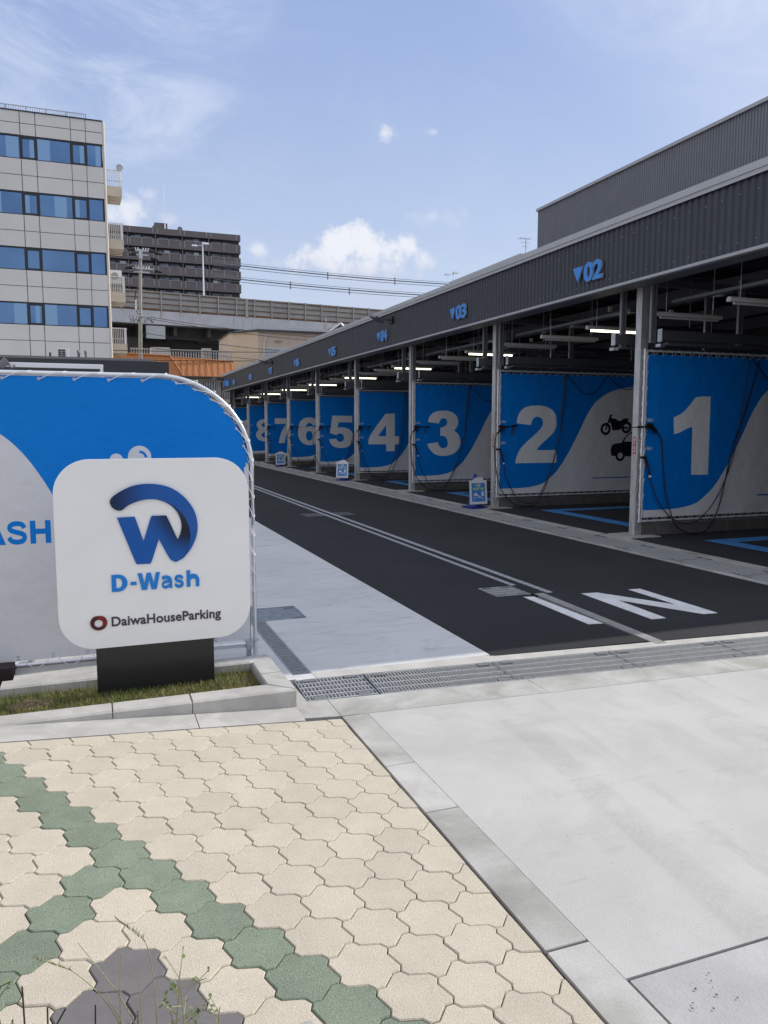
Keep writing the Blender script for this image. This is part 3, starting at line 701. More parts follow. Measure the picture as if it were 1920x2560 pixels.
rp.tube(catmull(path,3),.0030,5)
path=[]
for (x,z) in sorted(gtop): path+= [(x-.02,FY+.012,z+.038),(x,FY-.005,z),(x+.05,FY-.014,z+.022),(x+.10,FY-.024,z+.038),(x+.135,FY-.018,z+.040),(x+.15,FY+.012,z+.048)]
for x,z,x2,z2 in side: path+= [(x,FY-.005,z),((x+x2)/2,FY-.016,(z+z2)/2),(x2,FY-.020,z2),(x2+.010,FY+.004,z2+.018),((x+x2)/2,FY+.012,z2-.01)]
rp.tube(catmull(path,3),.0026,6)
m.build('eyelets',steel,fb); rp.build('rope_lacing',rope,fb,smooth=True)
m=M(); m.tube([(-2.3,FY,1.869)]+[(x+.004,FY,z-.001) for x,z in arc]+[(.989,FY,.9),(.989,FY,0)],.0135,12); 
m.build('pipe_frame',alu,fb,smooth=True)
for x,dy,h,q in ((.948,.02,1.28,.017),(-.4,.1,1.85,.02)): M().tube([(x,FY+dy,0),(x,FY+dy,h)],q,12).build('post',steel,fb,smooth=True)
m=M(); m.cyl((-2.3,FY,.098),(.955,FY,.098),.012); m.cyl((-2.3,FY+.03,.078),(.955,FY+.03,.078),.014); m.build('bottom_pipe',alu,fb,smooth=True)
m=M(); m.box(.925,.968,FY-.022,FY+.05,.06,.125); m.box(.955,1.012,FY-.03,FY+.03,.118,.126); m.build('clamp',steel,fb,bevel=.003)
m=M(); m.box(-.85,-.482,4.95,5.085,.0,.135); tag(m.build('footing_block',brownst),'dark brown steel footing block under the left end of the fence banner','footing')
# white rail behind the fence
t=thing('white_rail','white pipe rail standing just behind the blue fence banner','rail',(-.2,7,0))
m=M(); m.box(-1.6,.118,6.985,7.015,2.030,2.066); m.build('top_rail',wplast,t,bevel=.004)
m=M(); m.box(.095,.118,6.988,7.012,0,2.03); m.build('post',wplast,t); m=M(); m.box(-1.1,-1.08,6.988,7.012,0,2.03); m.build('post',wplast,t)
t2=thing('rail_spotlight','small dark grey spotlight clipped onto the white pipe rail','spotlight',(-.63,6.97,2.05))
m=M(); m.cyl((-.66,6.95,2.03),(-.60,6.95,2.075),.026,12,.034); m.build('lamp_head',padm,t2,smooth=True); m=M(); m.tube([(-.60,6.96,2.05),(-.57,6.97,2.02),(-.55,6.98,2.04)],.008,6); m.build('bracket',padm,t2)

# ============================================================ WASH SHELTER
Xf=6.70; ZB,ZT=3.455,4.225; YN,YE=5.30,42.55
sh=thing('car_wash_shelter','long open-fronted car wash shelter with charcoal ribbed fascia and steel posts','shelter',(7,5.3,0))
def corr(m,x,y0,y1,z0,z1,pitch,depth,top=.36,sl=.14):
    """trapezoid cladding facing -X"""
    y=y0; prof=[]
    while y<y1:
        for f,d in ((0,0),(top,0),(top+sl,depth),(1-sl,depth)): prof.append((min(y+pitch*f,y1),d))
        y+=pitch
    prof.append((y1,0))
    vs=[];fs=[]
    for yy,d in prof: vs+= [(x+d,yy,z0),(x+d,yy,z1)]
    for i in range(len(prof)-1): fs.append((2*i,2*i+1,2*i+3,2*i+2))
    m.add(vs,fs)
m=M(); corr(m,Xf,YN,YE,ZB,ZT,.105,.020); m.box(Xf+.028,Xf+.06,YN,YE,ZB,ZT); 
m.build('fascia',fascm,sh)
sc0=M().cyl((Xf-.005,0,0),(Xf+.004,0,0),.0056,6)
sc0=M().tube([(-.005,0,0),(.004,0,0)],.0056,6).build('screw',trimm)
sc0.parent=sh; first=True
y=6.35
for k in range(50):
    for z in (3.545,4.055):
        o=sc0 if first else sc0.copy()
        if not first: col.objects.link(o)
        first=False; o.location=Vector((Xf,y,z))-wloc(sh)
    y+=.252
m=M(); m.box(Xf-.035,Xf+.10,YN-.02,YE+.03,ZT,ZT+.035); m.box(Xf-.05,Xf-.02,YN-.02,YE+.03,ZT+.02,ZT+.10); m.box(Xf-.02,Xf+.3,YN-.02,YE+.03,ZT+.06,ZT+.10)
m.box(Xf-.036,Xf-.03,YN-.02,YE+.03,ZT-.03,ZT+.03); m.build('eaves_cap',capm,sh)
m=M(); m.box(Xf-.018,Xf+.03,YN,YE+.01,ZB-.035,ZB); m.build('bottom_trim',trimm,sh)
m=M(); m.box(Xf+.031,Xf+.30,YN,YE,ZB-.045,ZB-.03); m.build('soffit',mat('soffit_grey',(.10,.10,.11),.5),sh)
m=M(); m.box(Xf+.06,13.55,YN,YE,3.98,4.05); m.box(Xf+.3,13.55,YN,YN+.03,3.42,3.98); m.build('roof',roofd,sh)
m=M()
y=YN+.4
while y<YE: m.box(Xf+.3,13.4,y-.03,y+.03,3.84,3.979); y+=1.043
m.build('purlins',roofd,sh)
m=M()
bmg=mat('beam_dark_grey',(.075,.075,.085),.6)
for x in (7.27,9.4,11.5,13.2): M().box(x-.06,x+.06,YN+.13,YE-.11,3.60,3.84).build('roof_beam',bmg,sh)
for k in range(9): M().box(7.33,13.2,P0+PP*k+.02,P0+PP*k+.10,3.50,3.598).build('cross_beam',bmg,sh)
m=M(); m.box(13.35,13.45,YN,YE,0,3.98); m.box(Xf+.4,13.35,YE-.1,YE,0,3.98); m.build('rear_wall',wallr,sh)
m=M(); m.box(7.25,13.35,YN+.03,YN+.12,0,3.42); m.build('unseen_end_wall',wallr,sh)  # out of view at the street end, added to darken the bays
LB=['first','second','third','fourth','fifth','sixth','seventh','eighth','ninth']
for k in range(9):
    y=P0+PP*k; m=M()
    # H-section post
    m.box(7.208,7.330,y,y+.008,0,3.60); m.box(7.208,7.216,y+.0085,y+.112,0,3.60); m.box(7.322,7.330,y+.0085,y+.112,0,3.60); m.box(7.208,7.330,y+.112,y+.12,0,3.60)
    m.build('post',steel2,sh)
    m=M(); m.box(6.985,7.50,y-.22,y+.30,0,.012); m.build('post_pad',kerbm,sh)
    m=M(); m.box(7.34,12.45,y-.02,y+.13,0,.165); 
    bw=m.build('block_wall',blockm,sh,bevel=.003)
    m=M()
    for x in (7.62,8.87,10.1): m.box(x,x+.008,y-.0225,y-.019,0,.163)
    m.build('wall_joint',mat('mortar_joint',(.2,.195,.19),.9),sh)
    # hangers and rail beams either side of the banner line
    for s,(x0,dy) in enumerate(((7.30,-.28),(7.02,.36))):
        m=M(); yy=y+dy
        m.box(x0,12.2,yy-.03,yy+.03,2.72,2.85); m.box(x0+.1,12.2,yy-.045,yy+.045,2.66,2.69)
        m.build('rail_beam',mat('rail_beam_grey',(.10,.105,.115),.45,.4),sh)
        m=M(); m.box(x0-.006,x0,yy-.045,yy+.045,2.70,2.87); m.box(x0-.03,x0+.05,yy-.05,yy+.05,2.63,2.67); m.build('beam_end_cap',steel,sh)
        for x in (7.14,8.65,10.6):
            m=M()
            for d in (0,.062): m.box(x+d-.014,x+d+.014,yy-.02,yy+.02,2.68,3.6)
            m.box(x+.012,x+.05,yy+.012,yy+.018,2.68,3.6); m.build('hanger',mat('hanger_channel',(.22,.22,.23),.45,.5),sh)
# electrical bits under the roof
for k in range(9):
    y=P0+PP*k
    for x,dy in ((7.9,-3.3),(8.9,-3.2),(8.0,-1.9),(9.1,-1.8),(7.8,-.7),(9.9,-2.6)):
        M().tube([(x,y+dy,3.10),(x,y+dy,3.125),(x,y+dy,3.13),(x,y+dy,3.84)],.005,5).build('ceiling_rod',steel,sh)
    for q in ((7.75,7.81,y-2.7,y-2.66,3.36,3.44),(8.6,8.66,y-3.1,y-3.06,3.30,3.38),(7.6,7.68,y-1.0,y-.93,3.22,3.28)): M().box(*q).build('junction_box',fixw,sh)
for k in range(9):
    y=P0+PP*k; m=M(); m.box(7.5,12.5,y-2.1,y-2.0,3.18,3.22); m.box(7.45,7.55,y-3.6,y-.3,3.22,3.26); m.build('cable_tray',mat('cable_tray_grey',(.12,.12,.13),.5,.3),sh)
# light fixtures
def fixture(lit,label,y):
    t=thing('light_fixture',label,'ceiling light',(7.22,y,3.07),'tube light fixtures under the shelter roof')
    m=M(); m.prism([(-.035,0),(.035,0),(.035,.03),(.022,.055),(-.022,.055),(-.035,.03)],lambda u,v,d:(7.22+d,y+u,3.045+v),0,1.13); m.build('housing',fixw,t)
    m=M(); m.cyl((7.30,y,3.028),(8.30,y,3.028),.016,10); m.build('tube',tube if lit else tubeoff,t,smooth=True)
    for x in (7.4,8.2): M().tube([(x,y,3.1),(x,y,3.85)],.004,5).build('hanger_rod',steel,t)
    return t
fl=fixture(True,'lit tube light above wash bay 2',10.35); fu=fixture(False,'unlit tube light above wash bay 2',11.65)
for k in range(-1,8):
    for j in range(3):
        y=10.35+PP*.998*k+1.3*j
        if y<5.6: continue
        lit=(j==0 and k>=0); src=fl if lit else fu
        base=10.35 if lit else 11.65
        bay=k+2 if k>=-1 else 1
        lab=('lit tube light above wash bay %d'%bay) if lit else ('unlit tube light, %s of the dark pair above wash bay %d'%(('nearer','nearer','farther')[j],bay))
        if (k,j)==(0,0): fl['label']=lab; continue
        if (k,j)==(0,1): fu['label']=lab; continue
        if k==-1: lab=('','unlit tube light with a rounded end above the frame of bay 1, nearer one','unlit tube light half hidden by the first steel post, above bay 1')[j] or 'unlit tube light nearest the street end above bay 1'
        dup(src,(0,y-base,0),lab)
# bay number signs on the fascia
def bay_sign(n,y,body='0%d',lw=.74):
    t=thing('bay_number_sign','blue raised sign with a down triangle and the number %02d on the charcoal fascia'%n,'number sign',(Xf-.03,y,3.6),'bay number signs along the fascia')
    for nm,mt,d0,d1,gr in (('letter_back',signe,.0,.022,.004),('lettering',signb,.023,.026,0.)):
        m=M(); fn=lambda u,v,d:(Xf-.018-d0-d,y-u,v)
        m.prism([(-gr,3.825+gr),(.115,3.62-gr),(.235+gr,3.825+gr)][::1],lambda u,v,d:(Xf-.018-d,y-u,v),d0,d1)
        vs,fs=text_mesh('%02d'%n,1.,d1-d0,.032+gr*1.6,1.,0.,.96)
        xs_=[p[0] for p in vs]; ys_=[p[1] for p in vs]; a,b,c_,d_=min(xs_),max(xs_),min(ys_),max(ys_)
        m.add([(Xf-.018-d0-p[2],y-(.26-gr+(p[0]-a)/(b-a)*(.43+2*gr)),3.592-gr+(p[1]-c_)/(d_-c_)*(.262+2*gr)) for p in vs],fs)
        m.build(nm,mt,t)
for n in range(2,10): bay_sign(n,9.92+PP*(n-2))
t=thing('fascia_name_sign','blue raised lettering at the far end of the charcoal fascia','name sign',(Xf-.03,41,3.6))
m=M(); fit_text(m,'D-Wash',0,1.75,3.62,3.96,lambda u,v,d:(Xf-.018-d,41.9-u,v),.035,.05); m.build('lettering',signb,t)
def flood(y,label):
    t=thing('floodlight',label,'floodlight',(Xf,y,4.05),'floodlights on the fascia')
    m=M(); m.box(Xf-.05,Xf-.004,y-.10,y+.10,3.95,4.10); m.tube([(Xf-.05,y,4.03),(Xf-.16,y+.02,4.03),(Xf-.22,y+.05,4.06)],.018,8); m.build('bracket',plast,t)
    T=Matrix.Translation((Xf-.34,y+.18,4.06))@Matrix.Rotation(R(20),4,'Y')@Matrix.Rotation(R(35),4,'Z')
    m=M(); m.box(-.17,.17,-.11,.11,-.02,.03,T); m.build('lamp_head',mat('flood_grey',(.20,.20,.22),.4,.5),t,bevel=.008)
flood(17.3,'grey floodlight on a bracket above the 04 sign on the fascia'); flood(30.2,'grey floodlight on a bracket above the 07 sign on the fascia'); flood(42.2,'small floodlight on a bracket at the far end of the fascia')
# ------------------------------------------------------------ bay banners
DIG={'1':[(8.185,1.983),(8.447,1.987),(8.461,0.851),(8.151,0.858),(8.139,1.548),(8.052,1.531),(7.916,1.466),(7.812,1.444),(7.797,1.684),(7.933,1.734),(8.052,1.833),(8.14,1.933)],
'2':[(7.669,1.616),(7.68,1.703),(7.715,1.811),(7.812,1.909),(7.961,1.953),(8.138,1.964),(8.316,1.946),(8.459,1.881),(8.539,1.783),(8.563,1.662),(8.554,1.529),(8.484,1.419),(8.358,1.32),(8.233,1.222),(8.158,1.145),(8.121,1.097),(8.576,1.097),(8.578,0.847),(7.653,0.851),(7.671,0.964),(7.73,1.095),(7.828,1.203),(7.952,1.3),(8.076,1.398),(8.187,1.497),(8.249,1.573),(8.255,1.65),(8.22,1.716),(8.143,1.748),(8.067,1.737),(8.018,1.693),(7.989,1.617),(7.983,1.584)],
'3':[(7.644,1.666),(7.665,1.763),(7.744,1.861),(7.851,1.922),(8.026,1.943),(8.217,1.937),(8.368,1.864),(8.446,1.766),(8.461,1.643),(8.426,1.544),(8.345,1.457),(8.456,1.383),(8.512,1.271),(8.522,1.134),(8.479,1.01),(8.378,0.912),(8.228,0.852),(8.036,0.837),(7.86,0.869),(7.738,0.956),(7.662,1.055),(7.634,1.141),(7.911,1.176),(7.939,1.089),(8.007,1.032),(8.089,1.026),(8.157,1.063),(8.184,1.137),(8.169,1.236),(8.114,1.31),(8.032,1.335),(7.978,1.328),(7.976,1.527),(8.044,1.539),(8.125,1.581),(8.165,1.654),(8.142,1.728),(8.082,1.76),(8.015,1.752),(7.961,1.703),(7.94,1.63)],
'4':[(8.126,1.933),(8.414,1.934),(8.415,1.269),(8.55,1.268),(8.551,1.035),(8.415,1.036),(8.415,0.832),(8.143,0.835),(8.143,1.038),(7.589,1.042),(7.595,1.263)],
'5':[(7.753,1.93),(8.464,1.925),(8.463,1.696),(7.975,1.709),(7.936,1.517),(8.077,1.538),(8.249,1.517),(8.405,1.442),(8.484,1.323),(8.499,1.188),(8.473,1.024),(8.371,0.89),(8.182,0.823),(7.963,0.825),(7.776,0.88),(7.669,1.0),(7.633,1.127),(7.887,1.147),(7.933,1.063),(8.027,1.027),(8.121,1.056),(8.168,1.145),(8.159,1.234),(8.106,1.309),(8.013,1.33),(7.935,1.31),(7.897,1.265),(7.662,1.34)],
'6':[(7.607,1.36),(7.627,1.597),(7.699,1.766),(7.84,1.884),(8.051,1.926),(8.227,1.903),(8.368,1.835),(8.455,1.7),(8.472,1.631),(8.224,1.597),(8.189,1.648),(8.066,1.716),(7.96,1.648),(7.906,1.512),(8.012,1.563),(8.188,1.57),(8.364,1.512),(8.47,1.358),(8.504,1.187),(8.466,1.016),(8.358,0.897),(8.18,0.83),(7.968,0.832),(7.793,0.901),(7.672,1.038),(7.615,1.191)],
'7':[(7.62,1.926),(8.48,1.929),(8.48,1.70),(8.25,1.42),(8.10,1.10),(8.06,.83),(7.79,.83),(7.83,1.10),(7.96,1.42),(8.14,1.68),(7.62,1.68)]}
HOL={'4':[[(8.142,1.602),(8.143,1.276),(7.888,1.277)]],'6':[[(8.045,1.393),(8.151,1.359),(8.202,1.24),(8.183,1.086),(8.094,1.002),(8.006,1.012),(7.936,1.088),(7.92,1.241),(7.967,1.359)]]}
def ell(cx,cz,a,b,n=28,s0=0,s1=360): return [(cx+a*math.cos(R(s0+(s1-s0)*k/n)),cz+b*math.sin(R(s0+(s1-s0)*k/n))) for k in range(n)]
c1_=(8.06,1.645); 
o8=[(8.06+.41*math.cos(R(a)),1.645+.29*math.sin(R(a))) for a in range(-38,219,8)]+[(8.06+.455*math.cos(R(a)),1.155+.325*math.sin(R(a))) for a in range(140,401,8)]
DIG['8']=o8; HOL['8']=[ell(8.06,1.64,.155,.115),ell(8.06,1.15,.175,.135)]
DIG['9']=[(16.11-x,2.765-z) for x,z in DIG['6']]; HOL['9']=[[(16.11-x,2.765-z) for x,z in HOL['6'][0]]]
MOTO=[(9.8,1.79),(9.869,1.797),(9.875,1.767),(9.835,1.756),(9.858,1.722),(9.954,1.711),(10.025,1.666),(10.094,1.677),(10.134,1.716),(10.267,1.723),(10.247,1.671),(10.165,1.643),(10.11,1.609),(10.06,1.483),(9.881,1.479),(9.834,1.62),(9.792,1.642),(9.742,1.517),(9.701,1.517),(9.752,1.631),(9.796,1.756)]
CAR=[(9.847,1.072),(9.865,1.163),(9.933,1.209),(10.112,1.226),(10.177,1.333),(10.285,1.425),(10.45,1.47),(10.65,1.45),(10.80,1.36),(10.88,1.22),(11.02,1.18),(11.06,1.05),(11.04,.95),(10.2,.948),(9.97,.956),(9.873,.969)]
WV=[(7.316,.366),(7.83,.37),(8.10,.40),(8.27,.445),(8.42,.54),(8.62,.715),(8.87,1.07),(9.10,1.48),(9.26,1.78),(9.47,2.045),(9.82,2.253),(10.37,2.358),(10.75,2.34),(11.10,2.18),(11.38,1.85),(11.6,1.45),(11.9,1.05),(12.29,.85)]
for n in range(1,10):
    y=P0+PP*(n-1)-.03
    t=thing('bay_banner','blue and white fabric banner with a big white number %d dividing the wash bays'%n,'banner',(7.3,y,0),'numbered banners between the wash bays')
    m=M(); m.cur=0; m.prism([(7.312,.262),(12.3,.262),(12.3,2.555),(7.312,2.555)],XZ(y),0,.0015)
    # shallow print layers, part of the same cloth
    wv=[tuple(p)[:2] for p in catmull([(a,b,0) for a,b in WV],4)]
    m.cur=1; m.prism(wv+[(12.299,2.5545),(7.316,2.5545)],XZ(y-.0016),0,.0006,back=False)
    ds=str(n); P_=smooth_poly(DIG[ds],48 if ds not in '8' else 70,2); m.cur=0
    m.prism(P_,XZ(y-.0023),0,.0006,[smooth_poly(h,60,1) if ds!='4' else h for h in HOL.get(ds,[])])
    m.cur=2
    if n<4:
        m.prism(MOTO,XZ(y-.0016),0,.0008); 
        for cx,cz in ((9.715,1.506),(10.219,1.54)): m.disc((cx,y-.0017,cz),.125,'y',28,.0008,.068)
        m.prism([(10.05,1.56),(10.24,1.545),(10.23,1.515),(10.05,1.51)],XZ(y-.0017),0,.0011); m.prism([(9.73,1.60),(9.76,1.6),(9.735,1.48),(9.70,1.49)],XZ(y-.0017),0,.0011)
        m.prism(smooth_poly(CAR,50,1),XZ(y-.0018),0,.0009); m.disc((10.089,y-.0016,.966),.115,'y',28,.0014,.062); m.disc((10.80,y-.0016,.966),.115,'y',28,.0014,.062)
        m.cur=0; m.disc((10.089,y-.0031,.966),.062,'y',24,.0005); m.disc((10.80,y-.0031,.966),.062,'y',24,.0005)
        m.prism([(10.17,1.25),(10.22,1.34),(10.30,1.40),(10.42,1.42),(10.42,1.25)],XZ(y-.0028),0,.0005)
    m.cur=3; m.box(9.424,11.6,y-.0024,y-.0016,.513,.534)
    m.cur=0
    for z in (1.643,1.245):
        m.prism([(7.345,z-.022),(7.43,z-.022),(7.445,z),(7.43,z+.022),(7.345,z+.022)],XZ(y-.0023),0,.0004)
        m.cur=1; m.prism([(7.350,z-.017),(7.426,z-.017),(7.439,z),(7.426,z+.017),(7.350,z+.017)],XZ(y-.0028),0,.0004); m.cur=0
        m.box(7.357,7.41,y-.0038,y-.0032,z-.007,z+.007)
    m.build('fabric',[bayW,bayB,fabK,fabL],t)
    m=M(); yy=y-.02
    m.cyl((7.245,yy,.20),(7.245,yy,2.63),.0145,10); m.cyl((7.29,yy+.012,.20),(7.29,yy+.012,2.60),.008,8)
    for z in (.45,.86,1.36,1.75,2.2): m.cyl((7.20,yy+.01,z),(7.30,yy+.01,z),.006,6)
    m.cyl((7.23,yy,.215),(12.3,yy,.215),.014,8); m.cyl((7.23,yy,2.60),(12.3,yy,2.60),.014,8)
    m.build('pipe_frame',mat('frame_pipe',(.78,.78,.80),.4,.3),t,smooth=True)
    if n<7:
        m=M(); z=.36; path=[]
        while z<2.55:
            path+= [(7.322,y-.004,z+.03),(7.29,y-.032,z-.015),(7.245,y-.040,z-.07),(7.222,y-.028,z-.04),(7.235,y-.004,z+.02),(7.29,y+.006,z+.09)]; z+=.215
        m.tube(catmull(path,2),.0036,5)
        x=7.42; path=[]; pt=[]
        while x<10.6:
            path+= [(x,y-.005,.285),(x-.03,y-.028,.258),(x-.068,y-.038,.228),(x-.082,y-.034,.206),(x-.085,y-.005,.20),(x-.06,y+.006,.25)][::-1]
            pt+= [(x-.10,y+.006,2.57),(x-.085,y-.02,2.616),(x-.06,y-.036,2.606),(x-.03,y-.03,2.575),(x,y-.005,2.535),(x+.02,y+.006,2.55)]; x+=.158
        m.tube(catmull(path,2),.0032,4); m.tube(catmull(pt,2),.0032,4)
        m.build('rope_lacing',rope,t)
    # stickers on the post
    if n<7:
        s=thing('warning_sticker','red vertical sticker with white characters on the post beside banner %d'%n,'sticker',(7.205,y+.09,1.28),'red stickers on the shelter posts')
        yp=y+.03
        m=M(); m.box(7.2045,7.2072,yp+.028,yp+.086,1.163,1.412); m.build('sticker_sheet',redst,s)
        m=M()
        for ch,z in (('最',1.352),('大',1.302),('幅',1.235),('一',1.205),('下',1.172)):
            try: fit_text(m,ch,0,.040,z,z+(.044 if ch!='一' else .006),lambda u,v,d:(7.2044-d,yp+.077-u,v),.0006,0.)
            except Exception: m.box(7.2036,7.2044,yp+.037,yp+.077,z,z+.03)
        m.build('lettering',wplast,s)
# ------------------------------------------------------------ spray guns and hoses (first seven posts)
def gun_set(n):
    y=P0+PP*(n-1)-.085; v=n%3
    t=thing('pressure_gun','black trigger spray gun hooked on the post beside banner %d, the upper one'%n,'spray gun',(7.31,y,1.5),'spray guns on the posts')
    m=M()
    if n==1:
        m.prism([(7.27,1.57),(7.30,1.60),(7.385,1.60),(7.395,1.57),(7.47,1.49),(7.445,1.462),(7.36,1.535),(7.27,1.53)],XZ(y+.018),0,.036)
        m.tube([(7.33,y,1.53),(7.345,y,1.475),(7.40,y,1.452),(7.45,y,1.478)],.006,6)
        m.cyl((7.27,y,1.55),(7.05,y+.05,1.54),.008,8); m.cyl((7.22,y,1.549),(7.15,y+.02,1.545),.016,8); m.cyl((7.06,y+.05,1.545),(6.99,y+.07,1.52),.010,8)
    else:
        m.prism([(7.25,1.56),(7.29,1.585),(7.40,1.565),(7.40,1.54),(7.34,1.515),(7.27,1.44),(7.245,1.46),(7.28,1.53)],XZ(y+.018),0,.036)
        m.tube([(7.30,y,1.50),(7.33,y,1.45),(7.38,y,1.46),(7.385,y,1.54)],.006,6)
        m.cyl((7.40,y,1.548),(7.62,y+.02,1.545+.02*v),.008,8); m.cyl((7.40,y,1.55),(7.47,y,1.55),.015,8); m.cyl((7.55,y+.01,1.55),(7.67,y+.03,1.55+.02*v),.015,8)
        m.cyl((7.555,y+.01,1.545),(7.545,y,1.40),.016,8,.012); m.cyl((7.25,y,1.45),(7.21,y,1.43),.014,8)
    m.build('gun_body',plast,t,bevel=.003)
    m=M(); m.tube([(7.30,y+.06,1.56),(7.30,y+.02,1.50),(7.30,y,1.49)],.008,6); m.build('hook',steel,t)
    t=thing('foam_gun','black foam gun with a white tip hooked low on the post beside banner %d'%n,'spray gun',(7.30,y,1.1),'foam guns on the posts')
    m=M(); m.tube([(7.20,y,1.125),(7.27,y-.01,1.12),(7.285,y-.01,1.15)],.017,8); m.tube([(7.27,y-.01,1.13),(7.31,y-.01,1.04),(7.325,y-.01,1.0)],.018,8)
    m.tube([(7.33,y-.01,1.0),(7.35,y-.012,.92),(7.365,y-.014,.87)],.013,8,True,.017); m.build('gun_body',plast,t,smooth=True)
    m=M(); m.tube([(7.364,y-.014,.872),(7.369,y-.014,.842)],.017,8); m.build('tip',wplast,t)
    top=9.42 if n==1 else 8.72
    y2=y+.02
    if n==1: p1=[(7.47,y,1.475),(7.52,y,1.42),(7.57,y,1.31),(7.60,y,1.0),(7.655,y,.65),(7.73,y-.03,.35),(7.80,y-.06,.16),(7.98,y-.10,.035),(8.25,y-.12,.030),(8.45,y-.08,.15),(8.62,y-.03,.40),(8.76,y,.85),(8.86,y,1.28),(9.05,y,1.75),(9.28,y,2.52)]
    else: p1=[(7.215,y,1.43),(7.165,y-.02,1.28),(7.15,y-.03,1.10),(7.19,y-.03,.75),(7.28,y-.05,.40),(7.45,y-.08,.16),(7.66,y-.10,.04),(7.95,y-.12,.04),(8.15,y-.08,.20),(8.35,y-.03,.55),(8.52,y,1.05),(8.62,y,1.5),(8.68,y,2.0),(8.73,y,2.56)]
    if n>=4: p1=[(a+(.12*math.sin(n*2.1) if 0<i<len(p1)-1 else 0),b,max(.03,c_+(.05*math.cos(n*1.7) if 0<i<len(p1)-1 else 0))) for i,(a,b,c_) in enumerate(p1)]
    h=M(); h.tube(catmull(p1,6),.009,7); tag(h.build('hose',rubber,smooth=True),'black high-pressure hose looping to the ground in front of banner %d'%n,'hose','high-pressure hoses in the wash bays')
    if n==1: p2=[(7.37,y-.01,.86),(7.40,y,.78),(7.50,y,.55),(7.68,y,.33),(7.84,y-.02,.21),(8.02,y-.04,.16),(8.22,y-.04,.20),(8.45,y-.02,.36),(8.66,y,.62),(8.83,y,1.0),(8.95,y,1.45),(9.05,y+.02,2.0),(9.12,y+.03,2.53)]
    else: p2=[(7.37,y-.01,.86),(7.42,y,.6),(7.55,y,.36),(7.68,y-.03,.16),(7.86,y-.06,.075),(8.02,y-.06,.10),(8.2,y-.03,.30),(8.38,y,.62),(8.50,y,.95),(8.60,y,1.4),(8.66,y,2.0),(8.70,y+.02,2.55)]
    h=M(); h.tube(catmull(p2,6),.008,7); tag(h.build('hose',mat('dark_blue_grey_hose',(.018,.022,.035),.5),smooth=True),'slim dark hose from the foam gun hanging in front of banner %d'%n,'hose','foam hoses in the wash bays')
    x0=8.72 if n>1 else 9.12
    h=M(); h.tube(catmull([(x0,y,2.56),(x0+.16,y,2.42),(x0+.38,y,2.22),(x0+.56,y,2.19),(x0+.74,y,2.28),(x0+.95,y,2.55),(x0+1.1,y,2.46),(x0+1.35,y,2.31),(x0+1.6,y,2.33),(x0+1.9,y,2.55)],6),.008,6)
    tag(h.build('hose',rubber,smooth=True),'black hose swagged along the top of banner %d'%n,'hose','hoses swagged along the banner tops')
for n in range(1,8): gun_set(n)
# ------------------------------------------------------------ cone signs
def cone_sign(cx,y,rot,label):
    t=thing('cone_sign',label,'cone sign',(0,0,0),'blue cones with white poster boards by the posts')
    m=M(); ring=[(0,.64),(.030,.64),(.052,.56),(.095,.30),(.135,.06),(.14,.05)]
    m.tube([(0,.10,.05),(0,.10,.30),(0,.10,.56),(0,.10,.63),(0,.10,.655)],.13,16) if False else None
    prof=[(.135,.035),(.105,.20),(.075,.36),(.050,.54),(.040,.60),(.030,.645),(.012,.66)]
    n=18; vs=[];fs=[]
    for r,z in prof: vs+= [(r*math.cos(2*math.pi*k/n),.04+r*math.sin(2*math.pi*k/n),z) for k in range(n)]
    for i in range(len(prof)-1):
        for k in range(n): fs.append((i*n+k,i*n+(k+1)%n,(i+1)*n+(k+1)%n,(i+1)*n+k))
    fs.append(tuple((len(prof)-1)*n+k for k in range(n))); m.add(vs,fs); m.box(-.18,.18,-.14,.22,.004,.034); m.build('cone',dblue,t,smooth=True)
    fn=lambda u,v,d:(u,-.115+v*.10-d,v)
    m=M(); m.prism([(-.19,.085),(.19,.085),(.19,.535),(.135,.535),(.10,.59),(-.04,.59),(-.13,.535),(-.19,.535)],fn,0,.008); b=m.build('board',wplast,t,bevel=.002)
    m=M(); m.cur=0; m.prism([(-.148,.135),(.148,.135),(.148,.485),(-.148,.485)],fn,.009,.011)
    m.cur=1
    for u,v,w_,h_ in ((-.06,.425,.045,.035),(-.005,.425,.05,.035),(-.11,.355,.05,.04),(-.05,.36,.045,.035),(.05,.35,.06,.05)): m.prism([(u,v),(u+w_,v),(u+w_,v+h_),(u,v+h_)],fn,.011,.0115)
    m.cur=2; m.prism([(-.11,.245),(-.02,.245),(-.03,.285),(-.06,.31),(-.095,.28)],fn,.011,.0117); m.prism([(-.03,.25),(.10,.175),(.105,.185),(-.02,.265)],fn,.011,.0117); m.prism([(-.02,.35),(-.008,.35),(.045,.47),(.03,.47)],fn,.0116,.0122)
    m.prism([(-.13,.205),(.02,.205),(.02,.212),(-.13,.212)],fn,.011,.0117); m.prism([(.06,.24),(.12,.24),(.12,.32),(.06,.32)],fn,.011,.0113)
    m.build('poster',[poster,postery,posterw],t)
    t.location=(cx,y,.0); t.rotation_euler=(0,0,R(rot))
cone_sign(6.86,13.28,4,'blue cone with a white framed blue poster, beside the second post')
cone_sign(6.83,21.55,-42,'blue cone with a white poster board turned aside, beside the fourth post')
cone_sign(6.89,29.95,0,'blue cone with a small white poster board, beside the sixth post')

